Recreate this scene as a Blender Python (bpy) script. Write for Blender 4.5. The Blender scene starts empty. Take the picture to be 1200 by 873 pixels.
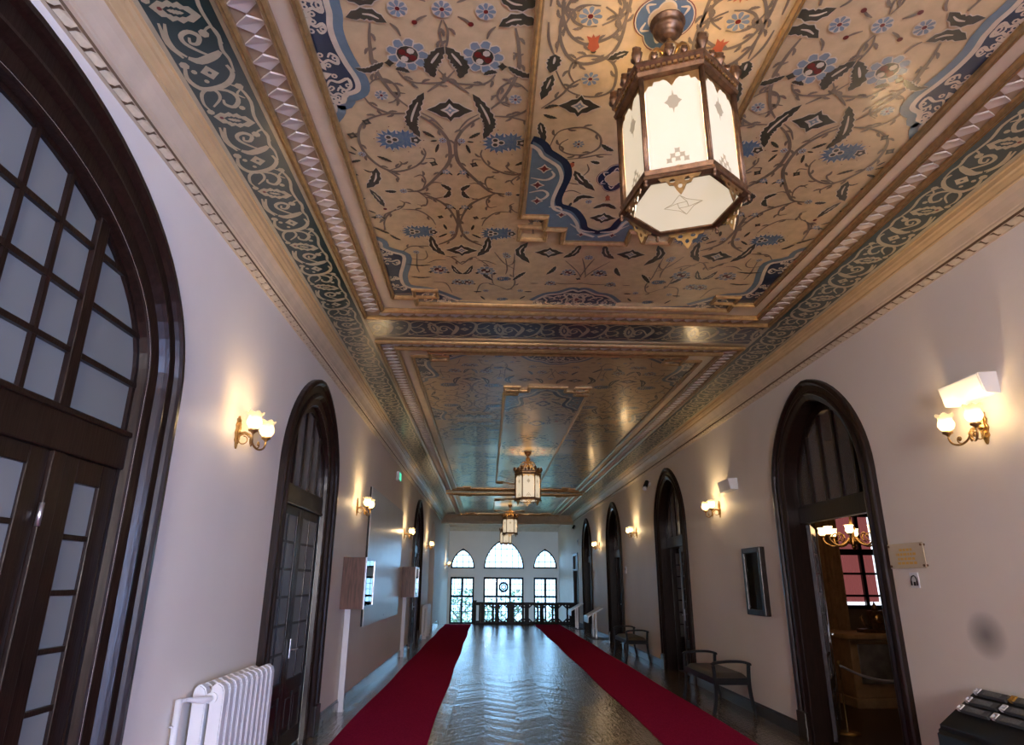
import bpy, bmesh, math, random
from math import sin, cos, pi, radians, sqrt, atan2
from mathutils import Vector, Matrix
from mathutils.geometry import tessellate_polygon
random.seed(7)
SC = bpy.context.scene
COL = SC.collection
XL, XR, ZC, MX, MY = -1.892, 3.482, 4.142, 0.79, 2.345
YB, YE, YF = -6.0, 26.75, 32.75      # back wall, edge of the corridor floor, far wall

# ------------------------------------------------------------------ helpers
class MB:
    """collects geometry and links it as one mesh object"""
    def __init__(s): s.v=[]; s.f=[]; s.m=[]; s.sm=[]
    def face(s, pts, mi=0, smooth=False):
        n=len(s.v); s.v += [tuple(p) for p in pts]; s.f.append(tuple(range(n,n+len(pts)))); s.m.append(mi); s.sm.append(smooth)
    def grid(s, rows, mi=0, smooth=True, closed=False, closed_rows=False):
        n=len(s.v); R=len(rows); Cn=len(rows[0])
        for r in rows: s.v += [tuple(p) for p in r]
        for i in range(R if closed_rows else R-1):
            i2=(i+1)%R
            for j in range(Cn if closed else Cn-1):
                j2=(j+1)%Cn
                s.f.append((n+i*Cn+j, n+i*Cn+j2, n+i2*Cn+j2, n+i2*Cn+j)); s.m.append(mi); s.sm.append(smooth)
    def box(s, x0,x1,y0,y1,z0,z1, mi=0, b=0.0):
        if b<=0:
            p=[(x0,y0,z0),(x1,y0,z0),(x1,y1,z0),(x0,y1,z0),(x0,y0,z1),(x1,y0,z1),(x1,y1,z1),(x0,y1,z1)]
            n=len(s.v); s.v+=p
            for q in ((3,2,1,0),(4,5,6,7),(0,1,5,4),(1,2,6,5),(2,3,7,6),(3,0,4,7)): s.f.append(tuple(n+k for k in q)); s.m.append(mi); s.sm.append(False)
        else:
            b=min(b,(x1-x0)*.45,(y1-y0)*.45,(z1-z0)*.45)
            bm=bmesh.new(); bmesh.ops.create_cube(bm,size=1)
            for v in bm.verts: v.co=Vector(((x0+x1)/2+v.co.x*(x1-x0),(y0+y1)/2+v.co.y*(y1-y0),(z0+z1)/2+v.co.z*(z1-z0)))
            bmesh.ops.bevel(bm,geom=bm.edges[:],offset=b,segments=2,affect='EDGES',profile=.6)
            s.add(bm,mi)
    def add(s,bm,mi=0,smooth=False,M=None):
        n=len(s.v); bm.verts.index_update()
        for v in bm.verts: s.v.append(tuple(M@v.co if M else v.co))
        for f in bm.faces: s.f.append(tuple(n+v.index for v in f.verts)); s.m.append(mi); s.sm.append(smooth)
        bm.free()
    def obox(s, c, ax, ay, az, mi=0):
        """box from a centre and three half-axis vectors"""
        c=Vector(c); ax=Vector(ax); ay=Vector(ay); az=Vector(az); n=len(s.v)
        for k in ((-1,-1,-1),(1,-1,-1),(1,1,-1),(-1,1,-1),(-1,-1,1),(1,-1,1),(1,1,1),(-1,1,1)):
            s.v.append(tuple(c+ax*k[0]+ay*k[1]+az*k[2]))
        for q in ((3,2,1,0),(4,5,6,7),(0,1,5,4),(1,2,6,5),(2,3,7,6),(3,0,4,7)): s.f.append(tuple(n+k for k in q)); s.m.append(mi); s.sm.append(False)
    def tube(s, pts, r, n=8, mi=0, cap=True):
        pts=[Vector(p) for p in pts]; rr=r if isinstance(r,(list,tuple)) else [r]*len(pts)
        rows=[]; up=None
        for i,p in enumerate(pts):
            d=(pts[min(i+1,len(pts)-1)]-pts[max(i-1,0)]).normalized()
            if up is None:
                up=Vector((0,0,1)) if abs(d.z)<.9 else Vector((1,0,0))
            a=d.cross(up)
            if a.length<1e-4: a=d.cross(Vector((0,1,0)))
            a.normalize(); b=a.cross(d).normalized(); up=b
            rows.append([p+a*(cos(2*pi*k/n)*rr[i])+b*(sin(2*pi*k/n)*rr[i]) for k in range(n)])
        s.grid(rows,mi,True,closed=True)
        if cap:
            s.face(rows[0],mi); s.face(rows[-1][::-1],mi)
    def lathe(s, prof, c=(0,0,0), n=20, mi=0, wob=None):
        rows=[]
        for (r,z) in prof:
            row=[]
            for k in range(n):
                a=2*pi*k/n; q=r; zz=z
                if wob: q,zz=wob(r,z,a)
                row.append((c[0]+q*cos(a),c[1]+q*sin(a),c[2]+zz))
            rows.append(row)
        s.grid(rows,mi,True,closed=True)
    def prism(s, poly, fn, d0, d1, mi=0, holes=()):
        """extrudes a 2-D polygon (with holes); fn(u,v,d) -> point"""
        loops=[list(poly)]+[list(h) for h in holes]
        tris=tessellate_polygon([[Vector((u,v,0)) for u,v in L] for L in loops])
        flat=[p for L in loops for p in L]
        n=len(s.v)
        for d in (d0,d1):
            s.v += [tuple(fn(u,v,d)) for u,v in flat]
        k=len(flat)
        for t in tris:
            s.f.append((n+t[0],n+t[1],n+t[2])); s.m.append(mi); s.sm.append(False)
            if d0!=d1: s.f.append((n+k+t[2],n+k+t[1],n+k+t[0])); s.m.append(mi); s.sm.append(False)
        if d0!=d1:
            o=0
            for L in loops:
                for i in range(len(L)):
                    j=(i+1)%len(L); s.f.append((n+o+i,n+o+j,n+k+o+j,n+k+o+i)); s.m.append(mi); s.sm.append(False)
                o+=len(L)
    def build(s, name, mats, parent=None, loc=(0,0,0)):
        me=bpy.data.meshes.new(name); me.from_pydata(s.v,[],s.f)
        mats=mats if isinstance(mats,(list,tuple)) else [mats]
        for m in mats: me.materials.append(m)
        me.polygons.foreach_set('material_index',s.m); me.polygons.foreach_set('use_smooth',s.sm)
        me.validate(clean_customdata=False)
        bm=bmesh.new(); bm.from_mesh(me); bmesh.ops.remove_doubles(bm,verts=bm.verts[:],dist=1e-5); bmesh.ops.recalc_face_normals(bm,faces=bm.faces[:]); bm.to_mesh(me); bm.free()
        me.update()
        o=bpy.data.objects.new(name,me); COL.objects.link(o); o.location=loc
        if parent is not None: o.parent=parent
        return o

def tag(o,label=None,cat=None,group=None,kind=None):
    if label: o['label']=label
    if cat: o['category']=cat
    if group: o['group']=group
    if kind: o['kind']=kind
    return o
def empty(name,loc=(0,0,0),rz=0):
    o=bpy.data.objects.new(name,None); COL.objects.link(o); o.location=loc; o.rotation_euler=(0,0,rz); o.empty_display_size=.1
    return o
KIDS={}
def copy_tree(o,parent=None):
    c=o.copy(); COL.objects.link(c)
    if parent is not None: c.parent=parent
    for ch in [k for k in bpy.data.objects if k.parent==o]: copy_tree(ch,c)
    return c
def crom(pts,n=5):
    """Catmull-Rom through the points"""
    P=[Vector(p) for p in pts]
    if len(P)<3:
        return [P[0].lerp(P[-1],k/(2*n)) for k in range(2*n+1)]
    out=[]
    for i in range(len(P)-1):
        a=P[i-1] if i else P[0]*2-P[1]; b=P[i]; c=P[i+1]; d=P[i+2] if i+2<len(P) else P[-1]*2-P[-2]
        for k in range(n):
            t=k/n; out.append(.5*((2*b)+(c-a)*t+(2*a-5*b+4*c-d)*t*t+(3*b-a-3*c+d)*t**3))
    out.append(P[-1]); return out

# ------------------------------------------------------------------ materials
def mat(name,col,rough=.5,metal=0,noise=None,bump=None,coat=0,emit=None,spec=.5,trans=0,stretch=None,sheen=0):
    m=bpy.data.materials.new(name); m.use_nodes=True; nt=m.node_tree; N=nt.nodes; L=nt.links
    b=N['Principled BSDF']; b.inputs['Base Color'].default_value=(*col,1); b.inputs['Roughness'].default_value=rough; b.inputs['Metallic'].default_value=metal
    b.inputs['Coat Weight'].default_value=coat; b.inputs['Coat Roughness'].default_value=.16; b.inputs['Specular IOR Level'].default_value=spec; b.inputs['Transmission Weight'].default_value=trans
    b.inputs['Sheen Weight'].default_value=sheen
    if emit:
        b.inputs['Emission Color'].default_value=(*emit[0],1); b.inputs['Emission Strength'].default_value=emit[1]
    src=None
    if noise or bump:
        tc=N.new('ShaderNodeTexCoord'); mp=N.new('ShaderNodeMapping'); L.new(tc.outputs['Object'],mp.inputs[0]); src=mp.outputs[0]
        if stretch: mp.inputs['Scale'].default_value=stretch
    if noise:
        sc,amt=noise; nz=N.new('ShaderNodeTexNoise'); nz.inputs['Scale'].default_value=sc; nz.inputs['Detail'].default_value=5; L.new(src,nz.inputs['Vector'])
        r=N.new('ShaderNodeValToRGB'); r.color_ramp.elements[0].position=.3; r.color_ramp.elements[1].position=.7
        r.color_ramp.elements[0].color=(*[c*(1-amt) for c in col],1); r.color_ramp.elements[1].color=(*[min(1,c*(1+amt)) for c in col],1)
        L.new(nz.outputs[0],r.inputs[0]); L.new(r.outputs[0],b.inputs['Base Color'])
    if bump:
        sc,st=bump; nb=N.new('ShaderNodeTexNoise'); nb.inputs['Scale'].default_value=sc; nb.inputs['Detail'].default_value=3; L.new(src,nb.inputs['Vector'])
        bp=N.new('ShaderNodeBump'); bp.inputs['Strength'].default_value=st; bp.inputs['Distance'].default_value=.02; L.new(nb.outputs[0],bp.inputs['Height']); L.new(bp.outputs[0],b.inputs['Normal'])
        if coat: L.new(bp.outputs[0],b.inputs['Coat Normal'])
    return m
def glassmat(name,tint=(1,1,1),refl=1.0,rough=.02):
    m=bpy.data.materials.new(name); m.use_nodes=True; nt=m.node_tree; N=nt.nodes; L=nt.links
    for n in list(N):
        if n.type!='OUTPUT_MATERIAL': N.remove(n)
    out=N['Material Output']; tr=N.new('ShaderNodeBsdfTransparent'); tr.inputs[0].default_value=(*tint,1)
    gl=N.new('ShaderNodeBsdfGlossy'); gl.inputs['Roughness'].default_value=rough
    fr=N.new('ShaderNodeFresnel'); fr.inputs[0].default_value=1.5; mu=N.new('ShaderNodeMath'); mu.operation='MULTIPLY'; mu.inputs[1].default_value=refl
    mx=N.new('ShaderNodeMixShader'); L.new(fr.outputs[0],mu.inputs[0]); L.new(mu.outputs[0],mx.inputs[0]); L.new(tr.outputs[0],mx.inputs[1]); L.new(gl.outputs[0],mx.inputs[2]); L.new(mx.outputs[0],out.inputs[0])
    return m
def frostmat(name,col,w_tr=.6,emit=None,clear=0):
    """frosted glass: diffuse both ways, a lamp behind it shines through"""
    m=bpy.data.materials.new(name); m.use_nodes=True; nt=m.node_tree; N=nt.nodes; L=nt.links
    b=N['Principled BSDF']; b.inputs['Base Color'].default_value=(*col,1); b.inputs['Roughness'].default_value=.35
    if emit: b.inputs['Emission Color'].default_value=(*emit[0],1); b.inputs['Emission Strength'].default_value=emit[1]
    t=N.new('ShaderNodeBsdfTranslucent'); t.inputs[0].default_value=(*col,1); mx=N.new('ShaderNodeMixShader'); mx.inputs[0].default_value=w_tr
    L.new(b.outputs[0],mx.inputs[1]); L.new(t.outputs[0],mx.inputs[2]); out=mx
    if clear:
        tp=N.new('ShaderNodeBsdfTransparent'); tp.inputs[0].default_value=(1,1,1,1); m2=N.new('ShaderNodeMixShader'); m2.inputs[0].default_value=clear; L.new(mx.outputs[0],m2.inputs[1]); L.new(tp.outputs[0],m2.inputs[2]); out=m2
    L.new(out.outputs[0],N['Material Output'].inputs[0])
    return m
LANT_W=52; SKY=1.65; EXPO=2.52; SHADE=.16; PANE=.11; DAYC=(.33,.50,1.0); DAYB=6.0; BULB_W=1.45
BAND=[('d',[-207,3],68),('o',[-135,79],14),('v',[-73,39,-107,56,-135,79],9),('l',[-267,87,-356,40,-460,64],66),('v',[-350,94,-366,172,-376,267,-378,339,-355,442,-295,582,-229,665],14),('v',[-397,251,-375,263,-345,244],10),('v',[-254,90,-226,121,-212,166],9),('L',[-192,281],125),('l',[-480,381,-419,397,-357,366,-321,337],36),('v',[-437,516,-388,463,-328,456,-283,499,-269,560,-299,614,-340,637],9),('v',[-283,499,-268,549,-235,558],7),('d',[-369,574],52),('v',[-474,579,-442,652,-395,694,-337,720,-258,716],10),('v',[-257,717,-343,721,-451,760,-526,828,-561,927,-564,1030,-532,1136,-461,1239,-377,1272,-275,1231,-207,1163,-173,1079,-181,1025],12),('v',[-203,475,-116,476,-34,468,-4,442,43,377],10),('v',[-4,442,-58,489,-114,542],10),('v',[-256,399,-226,446,-178,474,-112,476],9),('l',[-267,381,-232,379,-192,401],30),('l',[-4,220,-50,289,-83,354,-68,430],80),('v',[-3,60,-21,124,-13,199,-5,229],8),('l',[-133,543,-184,642,-223,755,-223,821,-191,919],74),('v',[-180,725,-114,786,-56,867,-21,966,-20,1099,-42,1184,-112,1304,-227,1466,-304,1494,-342,1495],16),('v',[-162,707,-97,761,-47,842],8),('d',[-57,942],34),('l',[-173,860,-139,889,-101,919],26),('l',[-132,953,-90,946],16),('l',[-84,975,-108,1062],20),('p',[-322,948],120),('l',[-481,1113,-437,1139,-390,1172],26),('b',[-489,797],30),('b',[-597,922],34),('d',[-572,1097],34),('l',[-629,1020,-597,1071],16),('l',[-656,1074,-607,1105],16),('l',[-662,1184,-588,1160],24),('l',[-592,1253,-557,1280,-520,1271],14),('l',[-505,1234,-534,1370,-607,1467],66),('l',[-590,1475,-545,1596,-521,1690],44),('o',[-520,1721],14),('v',[-461,1239,-407,1296,-374,1347,-393,1386],8),('v',[-420,1259,-363,1227,-335,1183,-346,1162],8),('b',[-129,1174],30),('v',[-177,1127,-125,1124,-120,1166],7),('s',[-55,1257],30),('l',[-101,1396,-53,1441,-45,1473],36),('l',[-45,1465,-57,1523,-93,1558],36),('v',[-215,1441,-145,1382,-91,1388],7),('v',[-197,1555,-141,1569,-92,1550],7),('d',[-360,1488],38),('l',[-408,1498,-445,1500,-491,1494],34),('v',[-226,1457,-199,1369,-220,1302,-272,1327],8),('v',[-258,1500,-209,1580,-226,1668,-283,1653],8),('v',[-284,1484,-214,1530,-142,1586,-80,1661,-28,1803,-9,1936],13),('s',[-51,1668],30),('v',[-407,1712,-526,1790,-550,1885,-571,2023],9),('v',[-398,1720,-281,1733,-201,1830,-173,1924],8),('v',[-403,1607,-373,1640,-394,1693,-429,1731],8),('b',[-129,1808],26),('s',[-580,1820],30),('l',[-646,1741,-594,1784],16),('l',[-644,1842,-580,1820],16),('l',[-699,1280,-669,1308,-631,1321],22),('l',[-708,1604,-669,1602,-633,1587],22),('p',[-300,2026],120),('l',[-224,2073,-205,2268,-131,2395],66),('d',[-55,2023],34),('l',[-113,1908,-94,1986],22),('l',[-168,2106,-92,2043],22),('v',[-7,1711,-7,1903,-40,2088,-112,2176,-189,2230],15),('v',[-443,1721,-510,1797,-555,1907,-561,2020],9),('l',[-653,1967,-570,2043,-537,2065],26),('l',[-539,2077,-499,2134,-460,2162],26),('v',[-478,2359,-404,2266,-316,2254,-228,2249],9),('d',[-363,2348],40),('v',[-475,2439,-338,2486,-281,2429,-285,2324],7),('v',[-360,2380,-383,2600,-374,2717],8),('v',[-126,2408,-76,2432,-27,2512,4,2553],9),('v',[-291,2539,-208,2480,-130,2476],8),('L',[-201,2655],95),('l',[-89,2557,-48,2685,2,2727],44),('l',[-464,2796,-370,2813,-273,2796],22),('l',[-477,2563,-361,2585,-254,2566],20),('L',[-43,2884],70),('v',[-111,3117,-157,2921,-267,2895],8),('d',[1,-2],68),('m',[2,677],130),('m',[7,2304],130)]
CROSS=[('p',[-690,2801],60),('l',[-786,2837,-842,2762,-882,2674],40),('l',[-613,2828,-555,2733,-504,2655],40),('v',[-728,2961,-785,2900,-801,2685,-841,2543,-944,2410],8),('v',[-728,2961,-641,3023,-589,2890,-610,2705,-607,2447],8),('d',[-849,3050],40),('d',[-533,3034],40),('l',[-964,3079,-885,3075],24),('l',[-496,3055,-424,3052],24),('l',[-900,3172,-857,3258],22),('l',[-531,3223,-483,3150],22),('p',[-694,3232],50),('v',[-449,2883,-379,2879],8),('d',[-674,2383],50),('v',[-669,2562,-618,2503,-612,2340],7),('v',[-778,2322,-697,2507,-600,2616],7),('l',[-515,2145,-575,2312,-480,2496],70),('m',[-333,2307],120),('l',[-94,2150,-132,2308,-211,2385],60),('v',[-51,2395,-11,2545,27,2745],8),('d',[-1,2374],55),('L',[-135,2650],75),('L',[-271,2866],55),('v',[-311,2847,-136,2881,14,2852],8),('l',[-324,2701,-276,2617,-257,2538],40),('b',[-35,2769],26),('v',[-187,2439,-76,2607,-10,2747],7)]
INNER=[('D',[-351,53],72),('D',[-292,395],62),('t',[-304,211,-320,109],62),('t',[-308,-2,-304,-65],62),('v',[-490,-71,-482,-2,-447,92,-403,144,-343,169,-277,146,-221,105,-201,52,-232,-12,-287,-52],12),('v',[-311,-58,-393,-54,-436,-18,-461,48],10),('v',[-478,-71,-486,71,-469,170,-420,258,-343,296,-256,267,-202,207,-181,119,-181,0,-195,-83],13),('v',[-484,337,-415,470,-325,523,-227,523,-160,468,-162,349,-203,273,-273,243,-351,246,-397,290,-408,360,-372,431],10),('v',[-533,632,-436,528,-384,440,-330,392],9),('v',[-544,44,-534,150,-491,261],9),('v',[-482,56,-488,227],8),('l',[-494,236,-495,286,-508,364],70),('l',[-493,373,-513,455,-539,562],56),('l',[-126,203,-172,230,-225,261],44),('m',[-321,602],120),('l',[-519,631,-478,609,-436,602],24),('v',[-455,965,-421,834,-343,789,-251,785,-166,851,-149,951,-215,1023,-312,1035,-385,992,-391,933,-349,887],9),('D',[-282,928],46),('l',[-530,743,-516,811,-488,923],46),('l',[-518,677,-480,695,-434,706],24),('l',[-272,1193,-217,1293,-104,1413],60),('t',[-292,1112,-322,1195],46),('v',[-345,1083,-239,1062,-136,1027,-59,1023],8),('v',[-200,1124,-181,1189,-212,1258],7),('l',[-234,1571,-189,1491,-91,1496],40),('l',[-185,1092,-143,1106,-122,1113],30),('l',[-144,922,-99,964,-56,985],34),('v',[-339,1316,-231,1346,-152,1307],7),('v',[-345,1461,-264,1420,-195,1454],7),('m',[8,1753],100),('l',[-80,1633,0,1579,87,1625],40),('t',[-9,1464,5,1530],36),('d',[-127,1546],34),('l',[-246,1562,-256,1611],22),('q',[-42,1267],110),('C',[-593,913,-545,922,-504,960,-475,1019,-416,1071,-360,1132,-332,1246,-352,1388,-366,1519,-339,1615,-232,1671,-159,1793,-119,1913,2,1999,91,1960,171,1876,206,1819])]
MED=[('M',[-535,-67,-539,-24,-531,48,-547,131,-541,240,-517,355,-485,458,-487,528,-515,558,-568,583,-591,637,-643,648,-652,706,-703,779]),('M',[-696,2156,-633,2214,-633,2295,-561,2363,-475,2417,-495,2578,-545,2785,-538,2973,-464,3041,-352,3062,-256,3124,-146,3222,-60,3296,58,3337,117,3408,269,3438])]
MEDC=[('M',[-397,3265,-287,3125,-171,3086,-81,3012,-43,3001,101,3049,251,3231,422,3373,583,3442])]
FRZ=[('v',[-98,713,-38,648,-30,595,-68,570,-123,614,-144,692,-128,746],22),('v',[-84,355,-33,374,52,336,98,304],48),('v',[49,342,-6,309,-58,261,-59,213,-11,185,29,212,3,259,-30,255,-22,221],26),('v',[-123,402,-152,499,-115,569,-41,569,49,526,104,453,94,393],34),('v',[-115,569,28,581,64,644,19,708,-24,689,-20,652],26),('n',[-15,452],38),('o',[-96,452],16),('o',[-56,516],14),('o',[-132,758],22),('o',[-128,409],26),('o',[60,714],18),('v',[51,194,107,150,128,202,111,289,124,352,117,439],20),('v',[58,530,107,567,127,664,105,776,113,885,129,1000],20),('P',[-22,818],105),('v',[-133,888,-147,1013,-109,1105],24),('v',[-87,348,-128,299,-133,226,-104,142],26),('o',[104,545],24),('o',[61,193],26),('v',[110,559,72,605,105,634],14)]
M={}
M['wall']=mat('wall_paint',(.80,.73,.64),.55,noise=(1.2,.03),bump=(30,.03))
M['white']=mat('white_plaster',(.74,.71,.66),.5)
M['cream']=mat('cream_moulding',(.60,.48,.34),.42,noise=(6,.08))
M['ochre']=mat('ochre_moulding',(.58,.40,.20),.38,noise=(5,.1))
M['leafband']=mat('plaster_leaf',(.60,.49,.34),.5,noise=(20,.12))
M['gap']=mat('brown_recess',(.16,.095,.05),.6); M['gap2']=mat('brown_ribbon_ground',(.36,.25,.155),.5)
M['gold']=mat('gilded_wood',(.44,.28,.12),.3,metal=.65,noise=(25,.2))
M['wood']=mat('dark_stained_wood',(.015,.0072,.005),.32,noise=(9,.45),bump=(12,.08),coat=.10,spec=.28,stretch=(6,6,.7))
M['woodmid']=mat('brown_showcase_wood',(.115,.05,.034),.4,noise=(7,.5),stretch=(5,5,.6))
M['black']=mat('black_lacquered_wood',(.006,.006,.008),.42,spec=.2)
M['carpet']=mat('crimson_carpet',(.42,.024,.085),.95,noise=(60,.22),bump=(400,.25),spec=0)
M['frost']=frostmat('frosted_pane',(.19,.20,.195),.03)
M['frostdim']=mat('dim_frosted_pane',(.20,.185,.17),.05,noise=(8,.15),coat=.3)
M['glass']=glassmat('clear_glass',(.93,.97,.96),1.0)
M['brass']=mat('aged_brass',(.42,.26,.10),.32,metal=.9,noise=(30,.25))
M['bronze']=mat('dark_bronze',(.15,.078,.036),.38,metal=.7,noise=(30,.4))
M['radwhite']=mat('white_enamel',(.78,.78,.80),.35)
M['marble']=mat('grey_marble',(.16,.15,.15),.22,noise=(5,.5),coat=.3)
M['darkbase']=mat('dark_skirting',(.03,.026,.026),.3,noise=(6,.3))
M['steel']=mat('brushed_steel',(.55,.56,.58),.3,metal=.9)
M['plastic']=mat('white_plastic',(.72,.72,.73),.45)
M['blackp']=mat('black_plastic',(.014,.014,.015),.55,spec=.3)
M['greyp']=mat('grey_plastic',(.07,.075,.08),.5)
M['cushion']=mat('taupe_leather',(.055,.046,.038),.45,bump=(80,.1))
M['shade']=frostmat('lit_glass_shade',(.45,.36,.22),.03,emit=((1,.76,.40),SHADE),clear=.16)
M['shadelip']=frostmat('lit_glass_lip',(.5,.42,.28),.03,emit=((1,.74,.40),SHADE*.5),clear=.35)
M['pane']=frostmat('lantern_pane',(.36,.31,.24),.034,emit=((1,.84,.60),PANE))
M['oldglass']=frostmat('hazy_old_glass',(.22,.20,.18),.25,clear=.45)
M['topdiffuser']=frostmat('lantern_top_diffuser',(.5,.45,.36),.05,clear=.22)
M['etch']=frostmat('etched_motif',(.22,.18,.12),.012,emit=((1,.78,.50),PANE*.42))

def paint(name,col): return mat(name,col,.32,noise=(14,.10),bump=(7,.05),spec=.6,coat=.6)
PC=['beige','cream','olive','stem','blue','navy','red','teal','orange','green','taupe','lightbeige','skyblue','greencream']
PCOL={'beige':(.58,.42,.22),'cream':(.60,.50,.35),'olive':(.058,.052,.030),'stem':(.205,.155,.100),'blue':(.20,.25,.265),'navy':(.012,.026,.056),'red':(.16,.018,.012),'teal':(.13,.19,.215),'orange':(.46,.11,.045),'green':(.010,.034,.032),'taupe':(.20,.165,.11),'lightbeige':(.62,.45,.235),'skyblue':(.095,.155,.22),'greencream':(.46,.40,.26)}
PM=[paint('paint_'+k,PCOL[k]) for k in PC]
PI={k:i for i,k in enumerate(PC)}

# floor: chevron parquet, planks cut by a zigzag
def parquet():
    m=bpy.data.materials.new('chevron_parquet'); m.use_nodes=True; nt=m.node_tree; N=nt.nodes; L=nt.links; b=N['Principled BSDF']
    tc=N.new('ShaderNodeTexCoord'); sp=N.new('ShaderNodeSeparateXYZ'); L.new(tc.outputs['Object'],sp.inputs[0])
    def mth(op,a,bv=None,c=None):
        n=N.new('ShaderNodeMath'); n.operation=op
        for i,v in enumerate((a,bv,c)):
            if v is None: continue
            if isinstance(v,(int,float)): n.inputs[i].default_value=v
            else: L.new(v,n.inputs[i])
        return n.outputs[0]
    W=.42
    pp=mth('PINGPONG',sp.outputs[0],W); t=mth('ADD',sp.outputs[1],mth('MULTIPLY',pp,.85)); q=mth('DIVIDE',t,.085)
    fr=mth('FRACT',q); ix=mth('FLOOR',q); cx=mth('FLOOR',mth('DIVIDE',sp.outputs[0],W))
    wn=N.new('ShaderNodeTexWhiteNoise'); wn.noise_dimensions='2D'; cb=N.new('ShaderNodeCombineXYZ'); L.new(ix,cb.inputs[0]); L.new(cx,cb.inputs[1]); L.new(cb.outputs[0],wn.inputs['Vector'])
    gap=mth('MINIMUM',mth('MINIMUM',fr,mth('SUBTRACT',1,fr)),mth('MULTIPLY',mth('MINIMUM',pp,mth('SUBTRACT',W,pp)),8))
    line=mth('MINIMUM',mth('MULTIPLY',gap,14),1)
    nz=N.new('ShaderNodeTexNoise'); nz.inputs['Scale'].default_value=5; mp=N.new('ShaderNodeMapping'); mp.inputs['Scale'].default_value=(6,1.2,1); L.new(tc.outputs['Object'],mp.inputs[0]); L.new(mp.outputs[0],nz.inputs['Vector'])
    tone=mth('ADD',mth('MULTIPLY',wn.outputs['Value'],.6),mth('MULTIPLY',nz.outputs[0],.5))
    r=N.new('ShaderNodeValToRGB'); r.color_ramp.elements[0].position=.15; r.color_ramp.elements[0].color=(.085,.050,.026,1); r.color_ramp.elements[1].position=.95; r.color_ramp.elements[1].color=(.25,.155,.080,1); L.new(tone,r.inputs[0])
    mx=N.new('ShaderNodeMix'); mx.data_type='RGBA'; mx.inputs['A'].default_value=(.02,.012,.008,1); L.new(line,mx.inputs['Factor']); L.new(r.outputs[0],mx.inputs['B']); L.new(mx.outputs['Result'],b.inputs['Base Color'])
    tilt=mth('MULTIPLY',mth('SUBTRACT',fr,.5),mth('SUBTRACT',wn.outputs['Value'],.5))
    hgt=mth('ADD',mth('MULTIPLY',tilt,.35),mth('ADD',mth('MULTIPLY',line,.10),mth('MULTIPLY',nz.outputs[0],.55)))
    bp=N.new('ShaderNodeBump'); bp.inputs['Strength'].default_value=.8; bp.inputs['Distance'].default_value=.012; L.new(hgt,bp.inputs['Height']); L.new(bp.outputs[0],b.inputs['Normal'])
    b.inputs['Roughness'].default_value=.2; b.inputs['Specular IOR Level'].default_value=.7; b.inputs['Coat Weight'].default_value=.6; b.inputs['Coat Roughness'].default_value=.14; L.new(bp.outputs[0],b.inputs['Coat Normal'])
    return m
M['parquet']=parquet()

# ------------------------------------------------------------------ arches
def archz(dy,hw,zs,za):
    t=min(1,abs(dy)/hw); return zs+(za-zs)*sqrt(max(0,1-t**1.6))
def arch2(yc,hw,zs,za,n=14):
    """blunt pointed arch, (y,z) from the right springing over the apex to the left springing"""
    R=[(hw*cos(pi/2*k/n),archz(hw*cos(pi/2*k/n),hw,zs,za)) for k in range(n)]+[(0,za)]
    return [(yc+y,z) for y,z in R]+[(yc-y,z) for y,z in R[-2::-1]]
def archC(yc,hw,zs,za,n=14):
    """two-centred pointed arch"""
    h=za-zs; r=(h*h+hw*hw)/(2*hw); c=hw-r
    a1=math.acos(max(-1,min(1,(0-c)/r)))
    R=[(c+r*cos(a1*k/n), zs+r*sin(a1*k/n)) for k in range(n+1)]
    return [(yc+y,z) for y,z in R]+[(yc-y,z) for y,z in R[-2::-1]]
def archE(yc,hw,zs,za,n=16):
    return [(yc+hw*cos(pi*k/(2*n)), zs+(za-zs)*sin(pi*k/(2*n))) for k in range(2*n+1)]
def opening(fn,yc,hw,zs,za,z0=0.0):
    return [(yc+hw,z0)]+fn(yc,hw,zs,za)+[(yc-hw,z0)]
def sweep_casing(mb,fn,yc,hw,zs,za,prof,side,z0=0.0,mi=0,x=None):
    """prof: (inset from outer edge, projection from the wall). side=+1 left wall (projects to +X), -1 right wall"""
    x0=(XL if side>0 else XR) if x is None else x
    rows=[]
    for o,p in prof:
        rows.append([(x0+side*p,y,z) for y,z in opening(fn,yc,hw-o,zs,za-o,z0)])
    mb.grid(rows,mi,False)
def wallfn(side,x0=None):
    x=(XL if side>0 else XR) if x0 is None else x0
    return lambda u,v,d: (x-side*d,u,v)

# left wall: door_1 wide arch, door_2, door_3, plain arched passage;  right wall: four arches, one square doorway
LD=[dict(fn=archE,yc=2.10,hw=1.655,zs=2.62,za=3.765),dict(fn=arch2,yc=6.92,hw=1.07,zs=2.6,za=3.70),dict(fn=arch2,yc=17.9,hw=1.07,zs=2.6,za=3.70)]
PASS=dict(fn=arch2,yc=22.9,hw=1.05,zs=2.55,za=3.58)
RD=[dict(fn=arch2,yc=y,hw=1.04,zs=2.6,za=3.735) for y in (6.70,12.5,18.2,23.2)]
CW=.31; CWR=.235
def hole(d,inset): return opening(d['fn'],d['yc'],d['hw']-inset,d['zs'],d['za']-inset,-.002)
def mk_wall(name,x,side,holes,th,y0=YB,y1=YF,z0=-2.2,z1=4.2):
    mb=MB(); outl=[(y0,-.002),(y0,z1),(y1,z1),(y1,-.002)]
    # the openings meet the floor, so they are cut into the outline itself
    hs=sorted(holes,key=lambda h:-max(p[0] for p in h))
    base=[]
    for h in sorted(holes,key=lambda h:max(p[0] for p in h),reverse=True): base+=h
    poly=[(y0,-.002),(y0,z1),(y1,z1),(y1,-.002)]+base
    mb.prism(poly,wallfn(side,x),0,th)
    mb.prism([(y0,z0),(y0,-.002),(y1,-.002),(y1,z0)],wallfn(side,x),0,th)
    return tag(mb.build(name,M['wall']),kind='structure')
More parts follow.
